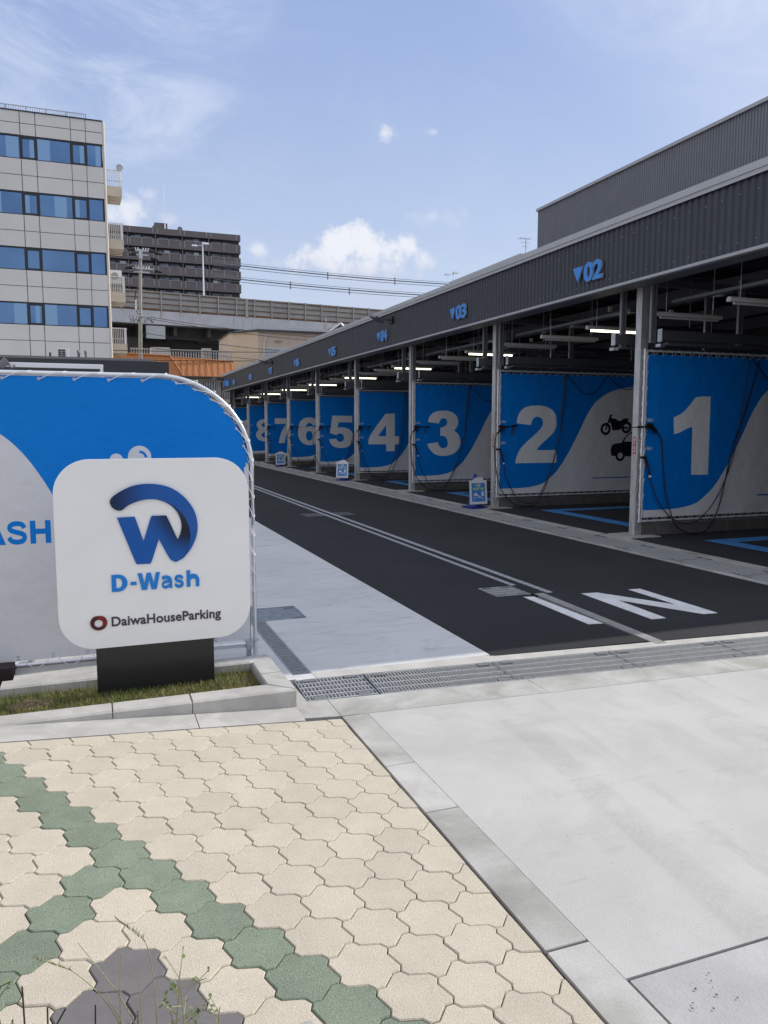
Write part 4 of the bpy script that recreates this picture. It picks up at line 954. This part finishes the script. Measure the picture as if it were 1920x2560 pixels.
# ============================================================ UPPER BUILDING behind the shelter
wb=thing('warehouse','dark grey ribbed metal building rising behind the shelter roof','warehouse',(13.6,6.6,0))
m=M(); corr(m,13.60,7.0,22.3,0,8.36,.085,.018,.4,.1); m.box(13.62,30,7.0,22.3,0,8.36); m.build('wall',upperm,wb)
m=M(); m.box(13.55,13.68,6.97,22.34,8.36,8.44); m.box(13.62,30,6.95,22.36,8.40,8.46); m.build('roof_edge',capm,wb)
# small roof and antennas beyond it
t=thing('grey_roofed_house','pale roof corner of a building showing beyond the end of the dark ribbed warehouse','house',(22,44,0))
m=M(); m.box(25.7,33,44,54,0,12.05); m.build('wall',mat('pale_grey_render',(.42,.43,.46),.7,var=.1,vs=1),t); m=M(); m.box(25.5,33.3,43.8,54.2,12.05,12.3); m.build('roof_edge',mat('pale_edge',(.48,.49,.52),.6),t)
def antenna(x,y,z,h,label):
    t=thing('roof_antenna',label,'antenna',(x,y,z),'antennas on the roofs')
    m=M(); m.cyl((x,y,z),(x,y,z+h),.03,6); m.build('mast',steel,t); m=M()
    for k in range(3):
        zz=z+h*(1-.22*k); m.cyl((x-.5+.12*k,y,zz),(x+.4-.1*k,y,zz),.016,5)
    for k in range(5): m.cyl((x-.45+.18*k,y-.25,z+h),(x-.45+.18*k,y+.25,z+h),.012,4)
    m.build('elements',steel,t)
antenna(26.3,44.5,12.3,1.1,'aerial on the pale roof beyond the dark ribbed warehouse')
# ============================================================ BOOTH with dark roof behind the fence
bt=thing('booth_building','low white booth with a dark flat roof band behind the fence banner','booth',(-2,16,0))
m=M(); m.box(-9,1.2,16.3,22,0,2.6); m.build('wall',mat('white_wall',(.6,.6,.58),.7),bt)
m=M(); m.box(-9.2,1.49,16,22.4,2.595,2.815); m.build('roof_band',boothr,bt)
m=M(); m.box(-9.2,1.20,16.05,22.4,2.815,2.865); m.build('roof_coping',boothc,bt)
for x,lab in ((-.16,'left dark mushroom vent on the booth roof'),(-.03,'right dark mushroom vent on the booth roof')):
    t=thing('roof_vent',lab,'vent',(x*1.0,16.2,2.86),'mushroom vents on the booth roof'); m=M(); xx=x*1.0125; m.cyl((xx,16.2,2.86),(xx,16.2,2.965),.022,12); m.build('pipe',padm,t,smooth=True)
    m=M(); m.tube([(xx,16.2,2.955),(xx,16.2,2.99),(xx,16.2,3.005)],.034,12,True,.018); m.build('vent_cap',padm,t,smooth=True)
t=thing('condenser_unit','small white air conditioner with dark grille on the booth roof','air conditioner',(-.43,16.4,2.86))
m=M(); m.box(-.535,-.34,16.3,16.42,2.862,3.045); m.build('casing',wplast,t,bevel=.004)
m=M(); m.box(-.520,-.395,16.294,16.2995,2.875,3.025); m.build('grille',mat('grille_dark',(.02,.02,.025),.6),t)
m=M()
for k in range(4): m.box(-.52,-.395,16.288,16.2935,2.905+.036*k,2.910+.036*k)
m.box(-.462,-.456,16.288,16.2935,2.875,3.025); m.build('grille_bars',wplast,t)
m=M(); m.cyl((-.665,16.3,2.86),(-.665,16.3,2.955),.018,8); tag(m.build('roof_pipe',plast,smooth=True),'thin black pipe stub on the booth roof left of the air conditioner','pipe')

# ============================================================ OFFICE BUILDING
OY=47.
of=thing('office_building','pale panelled office block with dark ribbon windows and reflective blue glass','office building',(1.2,OY,0))
XL=-14.
strips=[(15.655,16.88),(12.79,14.02),(9.92,11.14),(7.04,8.25),(4.17,5.38),(1.3,2.5)]
m=M(); zz=18.06; bounds=[]
for a,b in strips: bounds.append((b,zz)); zz=a
bounds.append((0,zz))
for a,b in bounds: m.box(XL,1.20,OY,OY+.4,a,b)
m.box(XL,1.18,OY+.4,OY+16,0,17.95); m.build('wall',offw,of)
m=M()
vx=[-2.89,-2.14,-.403,.352]; per=2.49; V=[]
for x in vx: 
    k=0
    while x-per*k>XL: V.append(x-per*k); k+=1
V=sorted(set(round(v,3) for v in V))
for a,b in bounds:
    for x in V: m.box(x-.013,x+.013,OY-.006,OY+.01,a,b)
    if b-a>1: m.box(XL,1.20,OY-.0065,OY+.01,(a+b)/2-.013,(a+b)/2+.013)
m.build('panel_joints',joint,of)
for fi,(a,b) in enumerate(strips):
    m=M(); m.box(XL,1.16,OY+.10,OY+.14,a,b)
    # frame members
    z0,z1=a,b
    xs_=[(-.47,-.315),(.252,.409)]
    m.box(XL,1.16,OY+.02,OY+.10,b-.07,b); m.box(XL,1.16,OY+.02,OY+.10,a,a+.05); m.box(1.10,1.16,OY+.02,OY+.10,a+.05,b-.07)
    k=0
    while -.47-2.5*k>XL:
        d=per*k
        m.box(-.47-d,-.315-d,OY+.0,OY+.10,a+.05,b-.07); m.box(.252-d,.409-d,OY+.0,OY+.10,a+.05,b-.07)
        m.box(-.315-d,.252-d,OY+.03,OY+.09,b-.16,b-.07); m.box(-.315-d,.252-d,OY+.03,OY+.09,a+.05,a+.12); k+=1
    fw=m.build('window_strip',frm,of)
    m=M(); k=0
    rr=random.Random(fi+3)
    while -.47-2.5*k>XL:
        d=per*k
        for x0,x1,yy in ((-.315-d,.252-d,.075),(.409-d-(0 if k else 0),(1.10 if k==0 else -.47-d+per),.09)):
            m.cur=0; m.box(x0,x1,OY+yy,OY+yy+.005,a+.05,b-.07)
            if rr.random()<.5:
                m.cur=1; u=x0+(x1-x0)*rr.choice((.0,.45,.6)); m.box(u,u+(x1-x0)*.38,OY+yy-.003,OY+yy-.001,a+.05,b-.07)
        k+=1
    m.build('panes',[glass,curt],fw)
m=M(); m.cyl((1.265,OY+.06,0),(1.265,OY+.06,18.1),.075,14); m.box(1.2,1.33,OY+.06,OY+.5,0,18.06)
for a,b in strips: m.cyl((1.265,OY+.06,a-.03),(1.265,OY+.06,a+.02),.082,14); m.cyl((1.265,OY+.06,b-.03),(1.265,OY+.06,b+.02),.082,14)
m.build('corner_column',offc,of,smooth=True)
m=M(); m.box(XL,1.22,OY-.04,OY+.4,18.06,18.12); m.build('parapet_cap',joint,of)
m=M(); x=.40
m.box(XL,.42,OY+.28,OY+.32,18.42,18.46)
while x>XL: m.box(x-.012,x+.012,OY+.29,OY+.31,18.1,18.42); x-=.115
x=.40
while x>XL: m.box(x-.025,x+.025,OY+.27,OY+.33,18.1,18.44); x-=.99
m.build('roof_railing',mat('rail_grey',(.40,.42,.46),.5,.3),of)
for k,(zt,fl_) in enumerate(((15.30,'top'),(12.35,'second'),(9.35,'third'),(6.40,'fourth'))):
    m=M(); xr=2.22
    m.add([(1.33,49,zt-.54),(xr,49,zt-.54),(xr-.05,50.9,zt-.54),(1.33,50.9,zt-.54),(1.33,49,zt),(xr,49,zt),(xr-.05,50.9,zt),(1.33,50.9,zt)],[(0,1,5,4),(1,2,6,5),(2,3,7,6),(3,0,4,7),(4,5,6,7),(3,2,1,0)])
    m.box(1.5,1.85,50.0,50.4,zt-.56,zt-.541); b=m.build('balcony',balm,of)
    m=M(); h=.92; n=8 
    m.box(1.33,xr,49.02,49.07,zt+h-.05,zt+h); m.box(xr-.06,xr-.01,49.07,50.9,zt+h-.05,zt+h); m.box(1.33,xr,49.03,49.06,zt+.28,zt+.31)
    for i in range(n+1): x=1.36+(xr-1.40)*i/n; m.box(x-.018,x+.018,49.03,49.06,zt,zt+h-.05)
    if k: m.box(xr-.14,xr-.02,49.0,49.08,zt,zt+h)
    for i in range(14): yy=49.1+.13*i; m.box(xr-.05,xr-.03,yy,yy+.03,zt,zt+h-.05)
    m.build('balcony_rail',mat('white_rail_paint',(.62,.62,.62),.5),b)
m=M(); m.box(1.32,1.36,47.4,62,0,17.9); m.build('side_wall',offc,of)
t=thing('satellite_dish','round satellite dish on the top balcony rail of the office block','satellite dish',(2.13,49.05,16.2))
m=M(); n=20; vs=[];fs=[]
for i,(r,d) in enumerate(((0,0),(.08,.01),(.15,.035),(.19,.06))):
    vs+= [(2.13+r*math.cos(2*math.pi*k/n),48.95-d,16.33+r*math.sin(2*math.pi*k/n)) for k in range(n)]
for i in range(3):
    for k in range(n): fs.append((i*n+k,i*n+(k+1)%n,(i+1)*n+(k+1)%n,(i+1)*n+k))
m.add(vs,fs); m.build('dish',mat('dish_grey',(.40,.42,.47),.5),t,smooth=True)
m=M(); m.cyl((2.13,49.05,15.3),(2.16,49.0,16.3),.03,8); m.cyl((2.13,48.95,16.22),(2.14,48.65,16.30),.012,6); m.build('mast',wplast,t)
t=thing('balcony_condenser','white air conditioner with round fan on the third balcony of the office block','air conditioner',(1.75,49.2,9.35))
m=M(); m.box(1.42,2.05,49.1,49.4,9.9,10.62); m.build('casing',wplast,t,bevel=.01); m=M(); m.disc((1.66,49.099,10.27),.22,'y',24,.006,.0); m.build('fan_guard',mat('fan_grey',(.3,.3,.3),.6),t)
# ============================================================ APARTMENT BLOCK
AY=180.
apb=thing('apartment_block','large dark brown apartment slab with rows of balconies behind the elevated road','apartment building',(20,AY,0))
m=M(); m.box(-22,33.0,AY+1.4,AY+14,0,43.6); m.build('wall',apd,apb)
m=M(); m.box(-22,33.1,AY-.05,AY+1.4,42.95,44.25); m.box(-22,33.1,AY,AY+14,43.6,44.2); m.build('roof_parapet',apm,apb)
unitx=[-18.5,-12.8,-7.1,-1.4,4.2,9.47,15.19,20.86,26.57]
AW=M()
for fl_ in range(15):
    zt=42.05-2.865*fl_
    if zt<1: break
    m=M(); m.cur=0; m.box(-22,33.1,AY-.02,AY+1.45,zt-1.85,zt-1.50); 
    m.box(-22,33.1,AY+.04,AY+.16,zt-1.50,zt-.02)
    m.cur=1
    for ux in unitx:
        e=4.72 if ux<26 else 5.65
        for x in (ux,ux+e/2,ux+e): m.box(x-.07,x+.07,AY-.04,AY+.04,zt-1.45,zt)
        m.box(ux,ux+e,AY-.03,AY+.04,zt-.09,zt)
    m.build('balcony',[apm,apl],apb)
    for ux in unitx:
        for a,b in ((.25,2.3),(2.7,4.6)):
            if fl_<6 and ux>4: M().box(ux+a,ux+b,AY+1.30,AY+1.39,zt-1.0,zt+.75).build('window',apw,apb)
            else: AW.box(ux+a,ux+b,AY+1.30,AY+1.39,zt-1.0,zt+.75)
    for ux in unitx:
        if fl_<6 and ux>4: M().box(ux-.55,ux-.35,AY+.2,AY+1.4,zt-1.5,zt+1.0).build('partition',apm,apb)
        r_=random.Random(fl_*31+int(ux*7))
        if fl_<6 and ux>4:
            if r_.random()<.6: x0=ux+r_.uniform(.4,3.6); M().box(x0,x0+.9,AY+.5,AY+.9,zt-1.4,zt+r_.uniform(.0,.25)).build('condenser',mat('apartment_clutter',(.42,.42,.42),.6),apb)
            if r_.random()<.55: x0=ux+r_.uniform(.3,3.2); M().box(x0,x0+r_.uniform(.5,1.3),AY+.6,AY+.64,zt+.05,zt+.62).build('laundry',mat('laundry_white' if r_.random()<.6 else 'laundry_blue',(.5,.5,.52) if r_.random()<.6 else (.2,.25,.35),.8),apb)
AW.build('windows_below',apw,apb)['kind']='stuff'
for x in (9.47,14.2,15.19,19.94,20.86,25.63,26.57,32.22): M().box(x-.07,x+.07,AY-.1,AY-.052,43.2,44.2).build('parapet_divider',apl,apb)
m=M(); m.box(14.7,17.4,AY+1,AY+5,44.2,45.65); m.box(14.3,14.7,AY+1,AY+5,44.2,44.9); m.build('penthouse',[apm,apl],apb)
t=thing('roof_mast','tall thin lightning mast on the apartment roof','mast',(16.85,AY+.8,44.2)); m=M(); m.cyl((16.85,AY+.8,44.2),(16.85,AY+.8,54.1),.09,6,.03); m.cyl((16.85,AY+.8,44.2),(16.85,AY+.8,45.7),.15,8); m.build('mast_pole',alu,t)
t=thing('roof_dish','round grey dish on the apartment roof edge','satellite dish',(20.0,AY+.6,44.3)); m=M(); m.disc((20.0,AY+.6,44.55),.55,'y',20,.1); m.build('dish',mat('dish_dark',(.2,.2,.22),.6),t)
# ============================================================ ELEVATED ROAD
VS=1.7; cam0=Vector((0,0,1.55))
a0=Vector((3.23,70.58)); dv=Vector((22.85,3.08)).normalized()
def vp(t,z,off=0.): # t along, z height, off behind
    n=Vector((-dv.y,dv.x)); q=a0*VS+dv*t*VS+n*off; return (q.x,q.y,1.55+(z-1.55)*VS)
ev=thing('elevated_road','elevated highway with a rusting steel noise barrier and pale girder','elevated road',(20,122,0))
def vbox(m,t0,t1,z0,z1,o0,o1):
    vs=[vp(t,z,o) for z in (z0,z1) for o in (o0,o1) for t in (t0,t1)]
    m.add(vs,[(0,2,3,1),(4,5,7,6),(0,1,5,4),(2,6,7,3),(0,4,6,2),(1,3,7,5)])
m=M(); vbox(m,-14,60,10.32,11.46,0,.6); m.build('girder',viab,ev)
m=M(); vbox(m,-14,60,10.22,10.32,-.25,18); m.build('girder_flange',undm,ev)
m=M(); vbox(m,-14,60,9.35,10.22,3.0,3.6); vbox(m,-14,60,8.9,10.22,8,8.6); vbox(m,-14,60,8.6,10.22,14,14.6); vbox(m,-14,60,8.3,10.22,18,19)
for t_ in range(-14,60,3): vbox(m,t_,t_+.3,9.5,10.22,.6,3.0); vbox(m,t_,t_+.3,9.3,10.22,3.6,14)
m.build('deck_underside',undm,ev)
m=M(); vbox(m,-14,60,11.46,13.02,.15,.28)
vbox(m,-14,60,13.02,13.10,.05,.35); m.build('noise_barrier',barm,ev)
m=M()
for z in (11.50,11.56,12.03,12.5,12.93): vbox(m,-14,60,z,z+(.09 if z<11.6 else .065),.02,.15)
m.build('barrier_rail',barr,ev)
m=M(); t_=2.91-1.672*9
for k in range(40):
    vbox(m,t_-.045,t_+.045,11.42,13.12,-.12,.12); t_+=1.672
vbox(m,10.42,10.66,11.42,13.05,-.14,.14); m.build('barrier_post',barp,ev)
m=M(); vbox(m,1.47,3.05,9.05,10.12,-1.0,-.6); m.build('hung_panel',mat('pale_panel',(.45,.46,.47),.6,var=.1,vs=.5),ev)
m=M(); vbox(m,-2,1.2,0,10.2,3,6); vbox(m,14,17,0,10.2,3,6); vbox(m,34,37,0,10.2,3,6); vbox(m,-14,60,1.4,9.4,30,31); m.build('pier',undm,ev)
def slamp(t_,zt,label,arm=1):
    b=vp(t_,13.0,.6); h=vp(t_,zt,.6)
    t=thing('highway_lamp',label,'street lamp',b,'lamps on the elevated road')
    m=M(); m.tube([b,h],.13,8,True,.08); m.build('pole',alu,t,smooth=True)
    m=M(); x,y,z=h; m.tube([(x-.1,y,z-.1),(x-1.1,y,z-.25)],.06,6); m.box(x-1.6,x-.8,y-.2,y+.2,z-.35,z-.12); m.box(x-.1,x+.9,y-.2,y+.2,z+.05,z+.33); m.tube([(x,y,z),(x+.4,y,z+.15)],.06,6); m.build('lamp_head',alu,t)
slamp(6.75,17.5,'tall double-headed street lamp standing in front of the apartment block'); slamp(33.1,17.4,'street lamp whose top shows above the charcoal fascia')
# ============================================================ HOUSES behind
oh=thing('orange_roofed_building','two-storey building with an orange standing-seam metal mansard and roof terrace','building',(6,54,0))
m=M(); m.box(-6,9.6,54.5,64,0,5.0); m.build('wall',creamw,oh)
m=M(); m.add([(2.0,53.6,4.95),(5.86,53.6,4.95),(5.12,54.2,6.25),(2.0,54.2,6.3),(5.3,54.25,4.9),(9.62,54.25,4.90),(9.5,55.15,6.05),(5.0,55.15,6.2)],[(0,1,2,3),(4,5,6,7)])
m.box(-6,2.0,54.2,54.4,4.95,6.3); mr=m.build('mansard_roof',orange,oh)
m=M()
x=2.2
while x<9.5:
    top=6.28-(x-2)*.03; yb=53.6 if x<5.1 else 54.24; yt=54.2 if x<5.1 else 55.14
    m.tube([(x,yb-.03,4.95),(x+(.10 if x<5 else -.0),yt-.04,top-.03)],.022,4); x+=.42
m.tube([(5.12,54.15,6.25),(5.86,53.55,4.95)],.05,6); m.tube([(2.0,54.15,6.32),(5.12,54.15,6.25)],.05,6); m.tube([(5.12,54.8,6.22),(9.5,55.15,6.07)],.05,6)
m.build('roof_seams',mat('orange_seam',(.42,.17,.06),.6),mr)
m=M(); m.box(2.7,9.5,55.4,55.5,6.75,6.80); x=2.75
while x<9.5: m.box(x-.04,x+.04,55.42,55.48,6.1,6.78); x+=.17
m.build('terrace_railing',mat('terrace_rail',(.42,.42,.42),.6),oh)
m=M(); m.box(7.45,8.05,55.6,56.2,6.0,6.95); m.build('chimney',creamw,oh)
m=M(); m.box(4.1,5.35,56.5,57.5,6.1,7.0); m.build('roof_hut',mat('white_hut',(.6,.6,.62),.6),oh)
m=M()
for x0 in (5.9,7.3,8.5):
    fr_=M().box(x0,x0+.9,54.40,54.49,3.5,4.6).build('window',frm,oh); m=M()
    for k in range(8): m.box(x0+.05+.11*k,x0+.08+.11*k,54.30,54.33,3.5,4.6)
    m.build('window_bars',alu,fr_)
m=M(); m.box(2,9.6,53.55,54.49,4.80,4.90); m.build('eaves',mat('dark_eaves',(.06,.05,.045),.7),oh)
bh=thing('beige_house','beige sided house with a hipped grey roof beyond the shelter end','house',(11.4,56,0))
m=M(); m.add([(11.4,56,0),(18.5,56,0),(18.5,64,0),(9.7,64,0),(11.4,56,8.42),(18.5,56,8.40),(18.5,64,8.4),(9.9,64,8.42),(9.9,58.2,0),(9.9,58.2,8.42)],[(0,1,5,4),(1,2,6,5),(0,4,9,8),(8,9,7,3)]); m.build('wall',beigeb,bh)
m=M(); m.add([(11.35,55.75,8.42),(18.8,55.75,8.40),(18.8,64.3,8.42),(9.7,64.3,8.42),(9.72,58.1,8.42),(12.6,58.5,8.98),(16.5,58.5,8.98)],[(0,1,6,5),(0,5,4),(1,2,6),(2,3,5,6),(3,4,5)]); m.build('roof',slate,bh)
m=M(); m.box(11.3,18.8,55.70,55.76,8.30,8.43); m.tube([(9.72,58.1,8.37),(11.35,55.75,8.37)],.06,4); m.build('gutter',mat('dark_gutter',(.05,.05,.055),.5),bh)
m=M(); m.tube([(11.95,55.9,8.1),(11.93,55.85,7.85),(11.82,55.85,7.6),(11.80,55.85,5.)],.045,8); m.build('downpipe',mat('cream_pipe',(.62,.56,.48),.5),bh,smooth=True)
m=M(); m.box(11.86,13.6,55.93,55.99,6.42,7.22); wf=m.build('window',mat('pale_frame',(.55,.53,.50),.5),bh)
m=M()
for a,b in ((11.92,12.45),(12.55,13.0),(13.1,13.55)): m.box(a,b,55.90,55.925,6.50,7.15)
m.build('panes',mat('frosted_pane',(.38,.42,.46),.3),wf)
m=M()
for x in (13.6,14.9,16.2): m.box(x-.012,x+.012,55.985,56.0,5,8.3)
m.tube([(12.6,55.9,7.65),(12.95,55.85,7.72)],.05,6); m.tube([(12.8,55.9,7.62),(13.15,55.85,7.70)],.05,6); m.build('siding_joints',mat('siding_joint',(.40,.33,.27),.8),bh)
gh=thing('gabled_house','small gabled roof with pale bargeboard peeking above the shelter fascia','house',(18,62,0))
m=M(); m.box(18.8,23,62,70,0,9.0); m.build('wall',beigeb,gh)
m=M(); m.prism([(18.3,9.0),(23.5,9.0),(20.9,11.0)][::1],lambda u,v,d:(u,62-d,v),-8,.15) if False else m.add([(17.9,61.5,8.9),(19.3,61.5,9.85),(23.8,61.5,9.3),(17.9,70,8.9),(19.3,70,9.85),(23.8,70,9.3)],[(0,1,4,3),(1,2,5,4)])
m.build('roof',slate,gh)
m=M(); m.tube([(17.85,61.4,8.86),(19.3,61.4,9.88)],.09,4); m.tube([(19.3,61.4,9.88),(20.2,61.4,9.0)],.09,4); m.build('bargeboard',wplast,gh)
antenna(18.2,62,8.8,1.7,'television aerial beside the small gabled roof')
# filler buildings so the site has surroundings from the side
for i,(x0,x1,y0,y1,h,mt,lab) in enumerate(((9.8,16,44.5,53,3.3,creamw,'low cream wall building behind the far end of the shelter'),)):
    t=thing('low_building',lab,'building',(x0,y0,0)); m=M(); m.box(x0,x1,y0,y1,0,h); m.build('wall',mt,t); m=M(); m.box(x0-.1,x1+.1,y0-.1,y1+.1,h,h+.12); m.build('roof_edge',capm,t)
# ============================================================ UTILITY POLE and wires
up=thing('utility_pole','concrete utility pole with cross-arms and insulators in front of the elevated road','utility pole',(2.98,50,0))
m=M(); m.tube([(2.93,50,0),(3.0,50,6),(3.2,50,12.1)],.155,12,True,.085); m.build('pole',polem,up,smooth=True)
m=M()
for z,a,b in ((12.0,2.75,3.75),(11.75,2.8,3.65),(10.95,2.6,3.9),(10.75,2.75,3.7),(8.36,2.38,3.75),(8.18,2.45,3.6)): m.box(a,b,49.84,49.90,z-.035,z+.035)
m.box(3.1,3.3,49.7,49.85,11.5,12.05); m.build('cross_arm',steel,up)
m=M()
for x,z,s in ((2.68,12.02,-1),(2.75,11.75,-1),(3.85,12.0,1),(4.2,11.9,1),(3.95,11.55,1),(2.5,10.95,-1),(4.15,10.85,1),(4.6,10.65,1)): m.tube([(x-.18*s,49.85,z+.03),(x+.24*s,49.85,z-.05)],.12,8,True,.06)
m.build('cable_boots',plast,up,smooth=True)
for x in (2.9,3.05,3.35,3.5,3.65):
    for z in (12.03,10.98): M().tube([(x,49.87,z),(x,49.87,z+.13)],.03,8).build('insulator',wplast,up)

m=M(); rr=random.Random(5)
for k in range(9):
    x=2.45+.13*k+(.35 if k>4 else 0); m.tube(catmull([(x,49.86,8.2),(x+rr.uniform(-.1,.1),49.84,7.95),(x+rr.uniform(-.2,.2),49.86,7.8),(x+rr.uniform(-.1,.1),49.86,8.0)],4),.012,4)
m.tube(catmull([(2.9,49.86,8.3),(2.78,49.84,9.0),(2.85,49.84,9.6),(2.95,49.84,9.9)],5),.03,5); m.build('drop_wires',wirem,up)
m=M(); m.box(2.78,2.88,49.8,49.92,8.5,9.1); m.build('junction_box',wplast,up)
def wire(name,p,q,sag,r,mt,label,group,seg=24):
    p=Vector(p);q=Vector(q); pts=[p+(q-p)*(i/seg)-Vector((0,0,sag*4*(i/seg)*(1-i/seg))) for i in range(seg+1)]
    m=M(); m.tube(pts,r,5); return tag(m.build(name,mt),label,'wire',group)
WG='overhead wires strung left from the utility pole'
LW=[(11.9,10.55,.02,'uppermost black wire crossing the office block from the pole\'s top arm'),(11.75,10.4,.02,'second black wire crossing the office block from the pole\'s top arm'),(10.95,9.75,.022,'black wire crossing the lower edge of the office block\'s third windows, upper of two'),(10.8,9.63,.018,'black wire crossing the lower edge of the office block\'s third windows, lower of two'),(9.6,8.5,.010,'thin grey wire crossing the office wall, topmost of three'),(9.2,8.25,.010,'thin grey wire crossing the office wall, middle of three'),(8.8,7.95,.010,'thin grey wire crossing the office wall, lowest of three')]
for z0,z1,r,lab in LW: wire('overhead_wire',(2.9,49.8,z0),(-20,43,z1-.55),1.2,r*.7,wirem,lab,WG)
for z,lab in ((6.05,'thick black cable crossing the office wall just below the lowest windows'),(5.5,'black cable crossing just above the booth roof')):
    wire('overhead_wire',(-25,46,z),(14,50,z+.35),.35,.022,wirem,lab,'low cables behind the booth roof',36)
RW='wires crossing in front of the elevated road'
for z0,z1,lab in ((8.2,7.7,'thin wire from the pole arm crossing the pale girder, upper one'),(8.1,7.3,'thin wire from the pole arm crossing the pale girder, lower one'),(7.2,6.5,'wire crossing the beige house above its window'),(6.4,6.0,'wire crossing the beige house beside its window')):
    wire('overhead_wire',(3.1,49.9,z0),(24,52,z1),.45,.016,wirem,lab,RW)
HG='high-voltage lines across the sky'
def hv(z0,nm):
    for dz,r,pos in ((0,.05,'top'),(-.42,.12,'middle'),(-.95,.06,'bottom')):
        m=M(); pts=[]
        for i in range(31):
            x=24+ (110-24)*i/30; u=(x-66)/40; pts.append((x,160,z0+dz-.5+.95*u*u))
        m.tube(pts,r,5); o=m.build('power_line',wireg); tag(o,'%s line of the %s bundle of power lines crossing the sky'%(pos,nm),'power line',HG)
hv(33.7,'upper'); hv(31.05,'lower')
for x,z,lab in ((47.5,32.8,'line spacer on the upper bundle, left one'),(62.5,32.7,'line spacer on the upper bundle, right one'),(39.5,30.4,'line spacer on the lower bundle, left one'),(52.2,30.0,'line spacer on the lower bundle, right one')):
    m=M(); m.box(x-.09,x+.09,159.9,160.1,z-.75,z+.75); tag(m.build('line_spacer',wireg),lab,'line spacer','spacers on the power lines')
# ============================================================ FOREGROUND WEEDS
def stalk(pts,r0,r1,mt,name,label,seed=None,group='weeds at the bottom edge'):
    t=thing(name,label,'weed',pts[0],group)
    m=M(); m.tube(catmull(pts,6),r0,5,True,r1); m.build('stem',mt,t,smooth=True)
    return t
WY=1.42; zb=.12
def seedhead(t,p,d,n,rr):
    m=M()
    for k in range(n):
        q=Vector(p)+Vector(d)*(k/n); a=rr.uniform(0,6.28); e=Vector((math.cos(a)*.006,math.sin(a)*.006,.010)); s=Vector((.0016,0,0)); m.add([q-s,q+s,q+e],[(0,1,2)])
    m.build('seed_head',strawm,t)
rr=random.Random(11)
G=[((.02,.38),(-.01,.49),(-.07,.575),(-.135,.617),'long grass stalk arching left over the beige pavers'),
   ((.045,.38),(.02,.48),(-.02,.56),(-.057,.625),'grass stalk leaning left beside the arching one'),
   ((.075,.38),(.072,.50),(.058,.60),(.008,.658),'tallest grass stalk with its head bent left'),
   ((.012,.38),(.010,.46),(.012,.53),(.016,.588),'upright thin grass blade in front of the grey paver'),
   ((.05,.38),(.048,.44),(.046,.50),(.044,.545),'short upright grass blade between two taller ones'),
   ((.03,.38),(.02,.43),(.0,.48),(-.02,.535),'short pale grass blade leaning left')]
for i,(a,b,c_,d_,lab) in enumerate(G):
    pts=[(a[0],WY+rr.uniform(-.02,.02),zb)]+[(p[0],WY,p[1]) for p in (a,b,c_,d_)]
    t=stalk(pts,.0016,.0006,strawm,'grass_stalk',lab)
    if i in (0,2): seedhead(t,(c_[0],WY,c_[1]),(d_[0]-c_[0],0,d_[1]-c_[1]),16,rr)
def leafy(x,z,lab,h,seed,col_=weed,dense=14,stemm=strawm):
    r=random.Random(seed); t=thing('leafy_weed',lab,'weed',(x,WY,zb),'weeds at the bottom edge')
    s=M(); l=M(); top=(x+r.uniform(-.02,.03),WY,z+h); main=catmull([(x-.01,WY,zb),(x+r.uniform(-.01,.01),WY,(zb+z+h)/2),top],8); s.tube(main,.0022,5,True,.001)
    for k in range(dense):
        q=main[int(len(main)*(.45+.5*k/dense))]; a=r.uniform(0,6.28); L=r.uniform(.02,.055); e=Vector((math.cos(a)*L,math.sin(a)*L*.6,r.uniform(.01,.045))); s.tube([q,q+e],.0009,4)
        for _ in range(2):
            c0=q+e*r.uniform(.6,1.); d=Vector((r.uniform(-1,1),r.uniform(-1,1),r.uniform(-.3,.8))).normalized()*r.uniform(.006,.014); w2=d.cross(Vector((0,0,1))).normalized()*d.length*.35; l.add([c0,c0+d*.5+w2,c0+d,c0+d*.5-w2],[(0,1,2,3)])
    s.build('stem',stemm,t); l.build('leaves',col_,t)
leafy(-.185,.50,'green budding weed at the lower left corner',.09,1,weed,12,twig)
leafy(.092,.44,'leafy flowering weed in front of the dark grey pavers, left one',.085,2,weed,16,strawm)
leafy(.128,.42,'leafy flowering weed in front of the dark grey pavers, right one',.065,3,weed,16,strawm)
leafy(.172,.40,'low weed with small yellow-green leaves right of the grass stalks',.03,6,weed,12,strawm)
leafy(.108,.40,'leafy green weed at the very bottom between the two flowering ones',.05,8,weed,14,strawm)
leafy(-.10,.40,'small leafy shoot at the very bottom left of the grass stalks',.05,9,weed,14,twig)
for x,z,lab in ((-.151,.566,'bare brown twig right of the budding weed'),(-.112,.515,'bare forked brown twig beside the lower left weed'),(-.032,.497,'dark twig stub below the arching stalk'),(.041,.466,'pale broken cane in front of the grey pavers')):
    t=thing('bare_twig',lab,'twig',(x,WY,zb),'bare twigs at the bottom edge'); m=M(); m.tube(catmull([(x+rr.uniform(-.02,.02),WY,zb),(x+rr.uniform(-.008,.008),WY,(zb+z)/2),(x,WY,z)],5),.0024,6,True,.0016)
    if 'forked' in lab: m.tube([(x,WY,z-.06),(x+.03,WY,z-.01)],.0018,5); m.tube([(x,WY,z-.09),(x+.04,WY,z-.05)],.0018,5)
    m.build('stem',twig if 'cane' not in lab else mat('cane',(.25,.17,.08),.8),t)
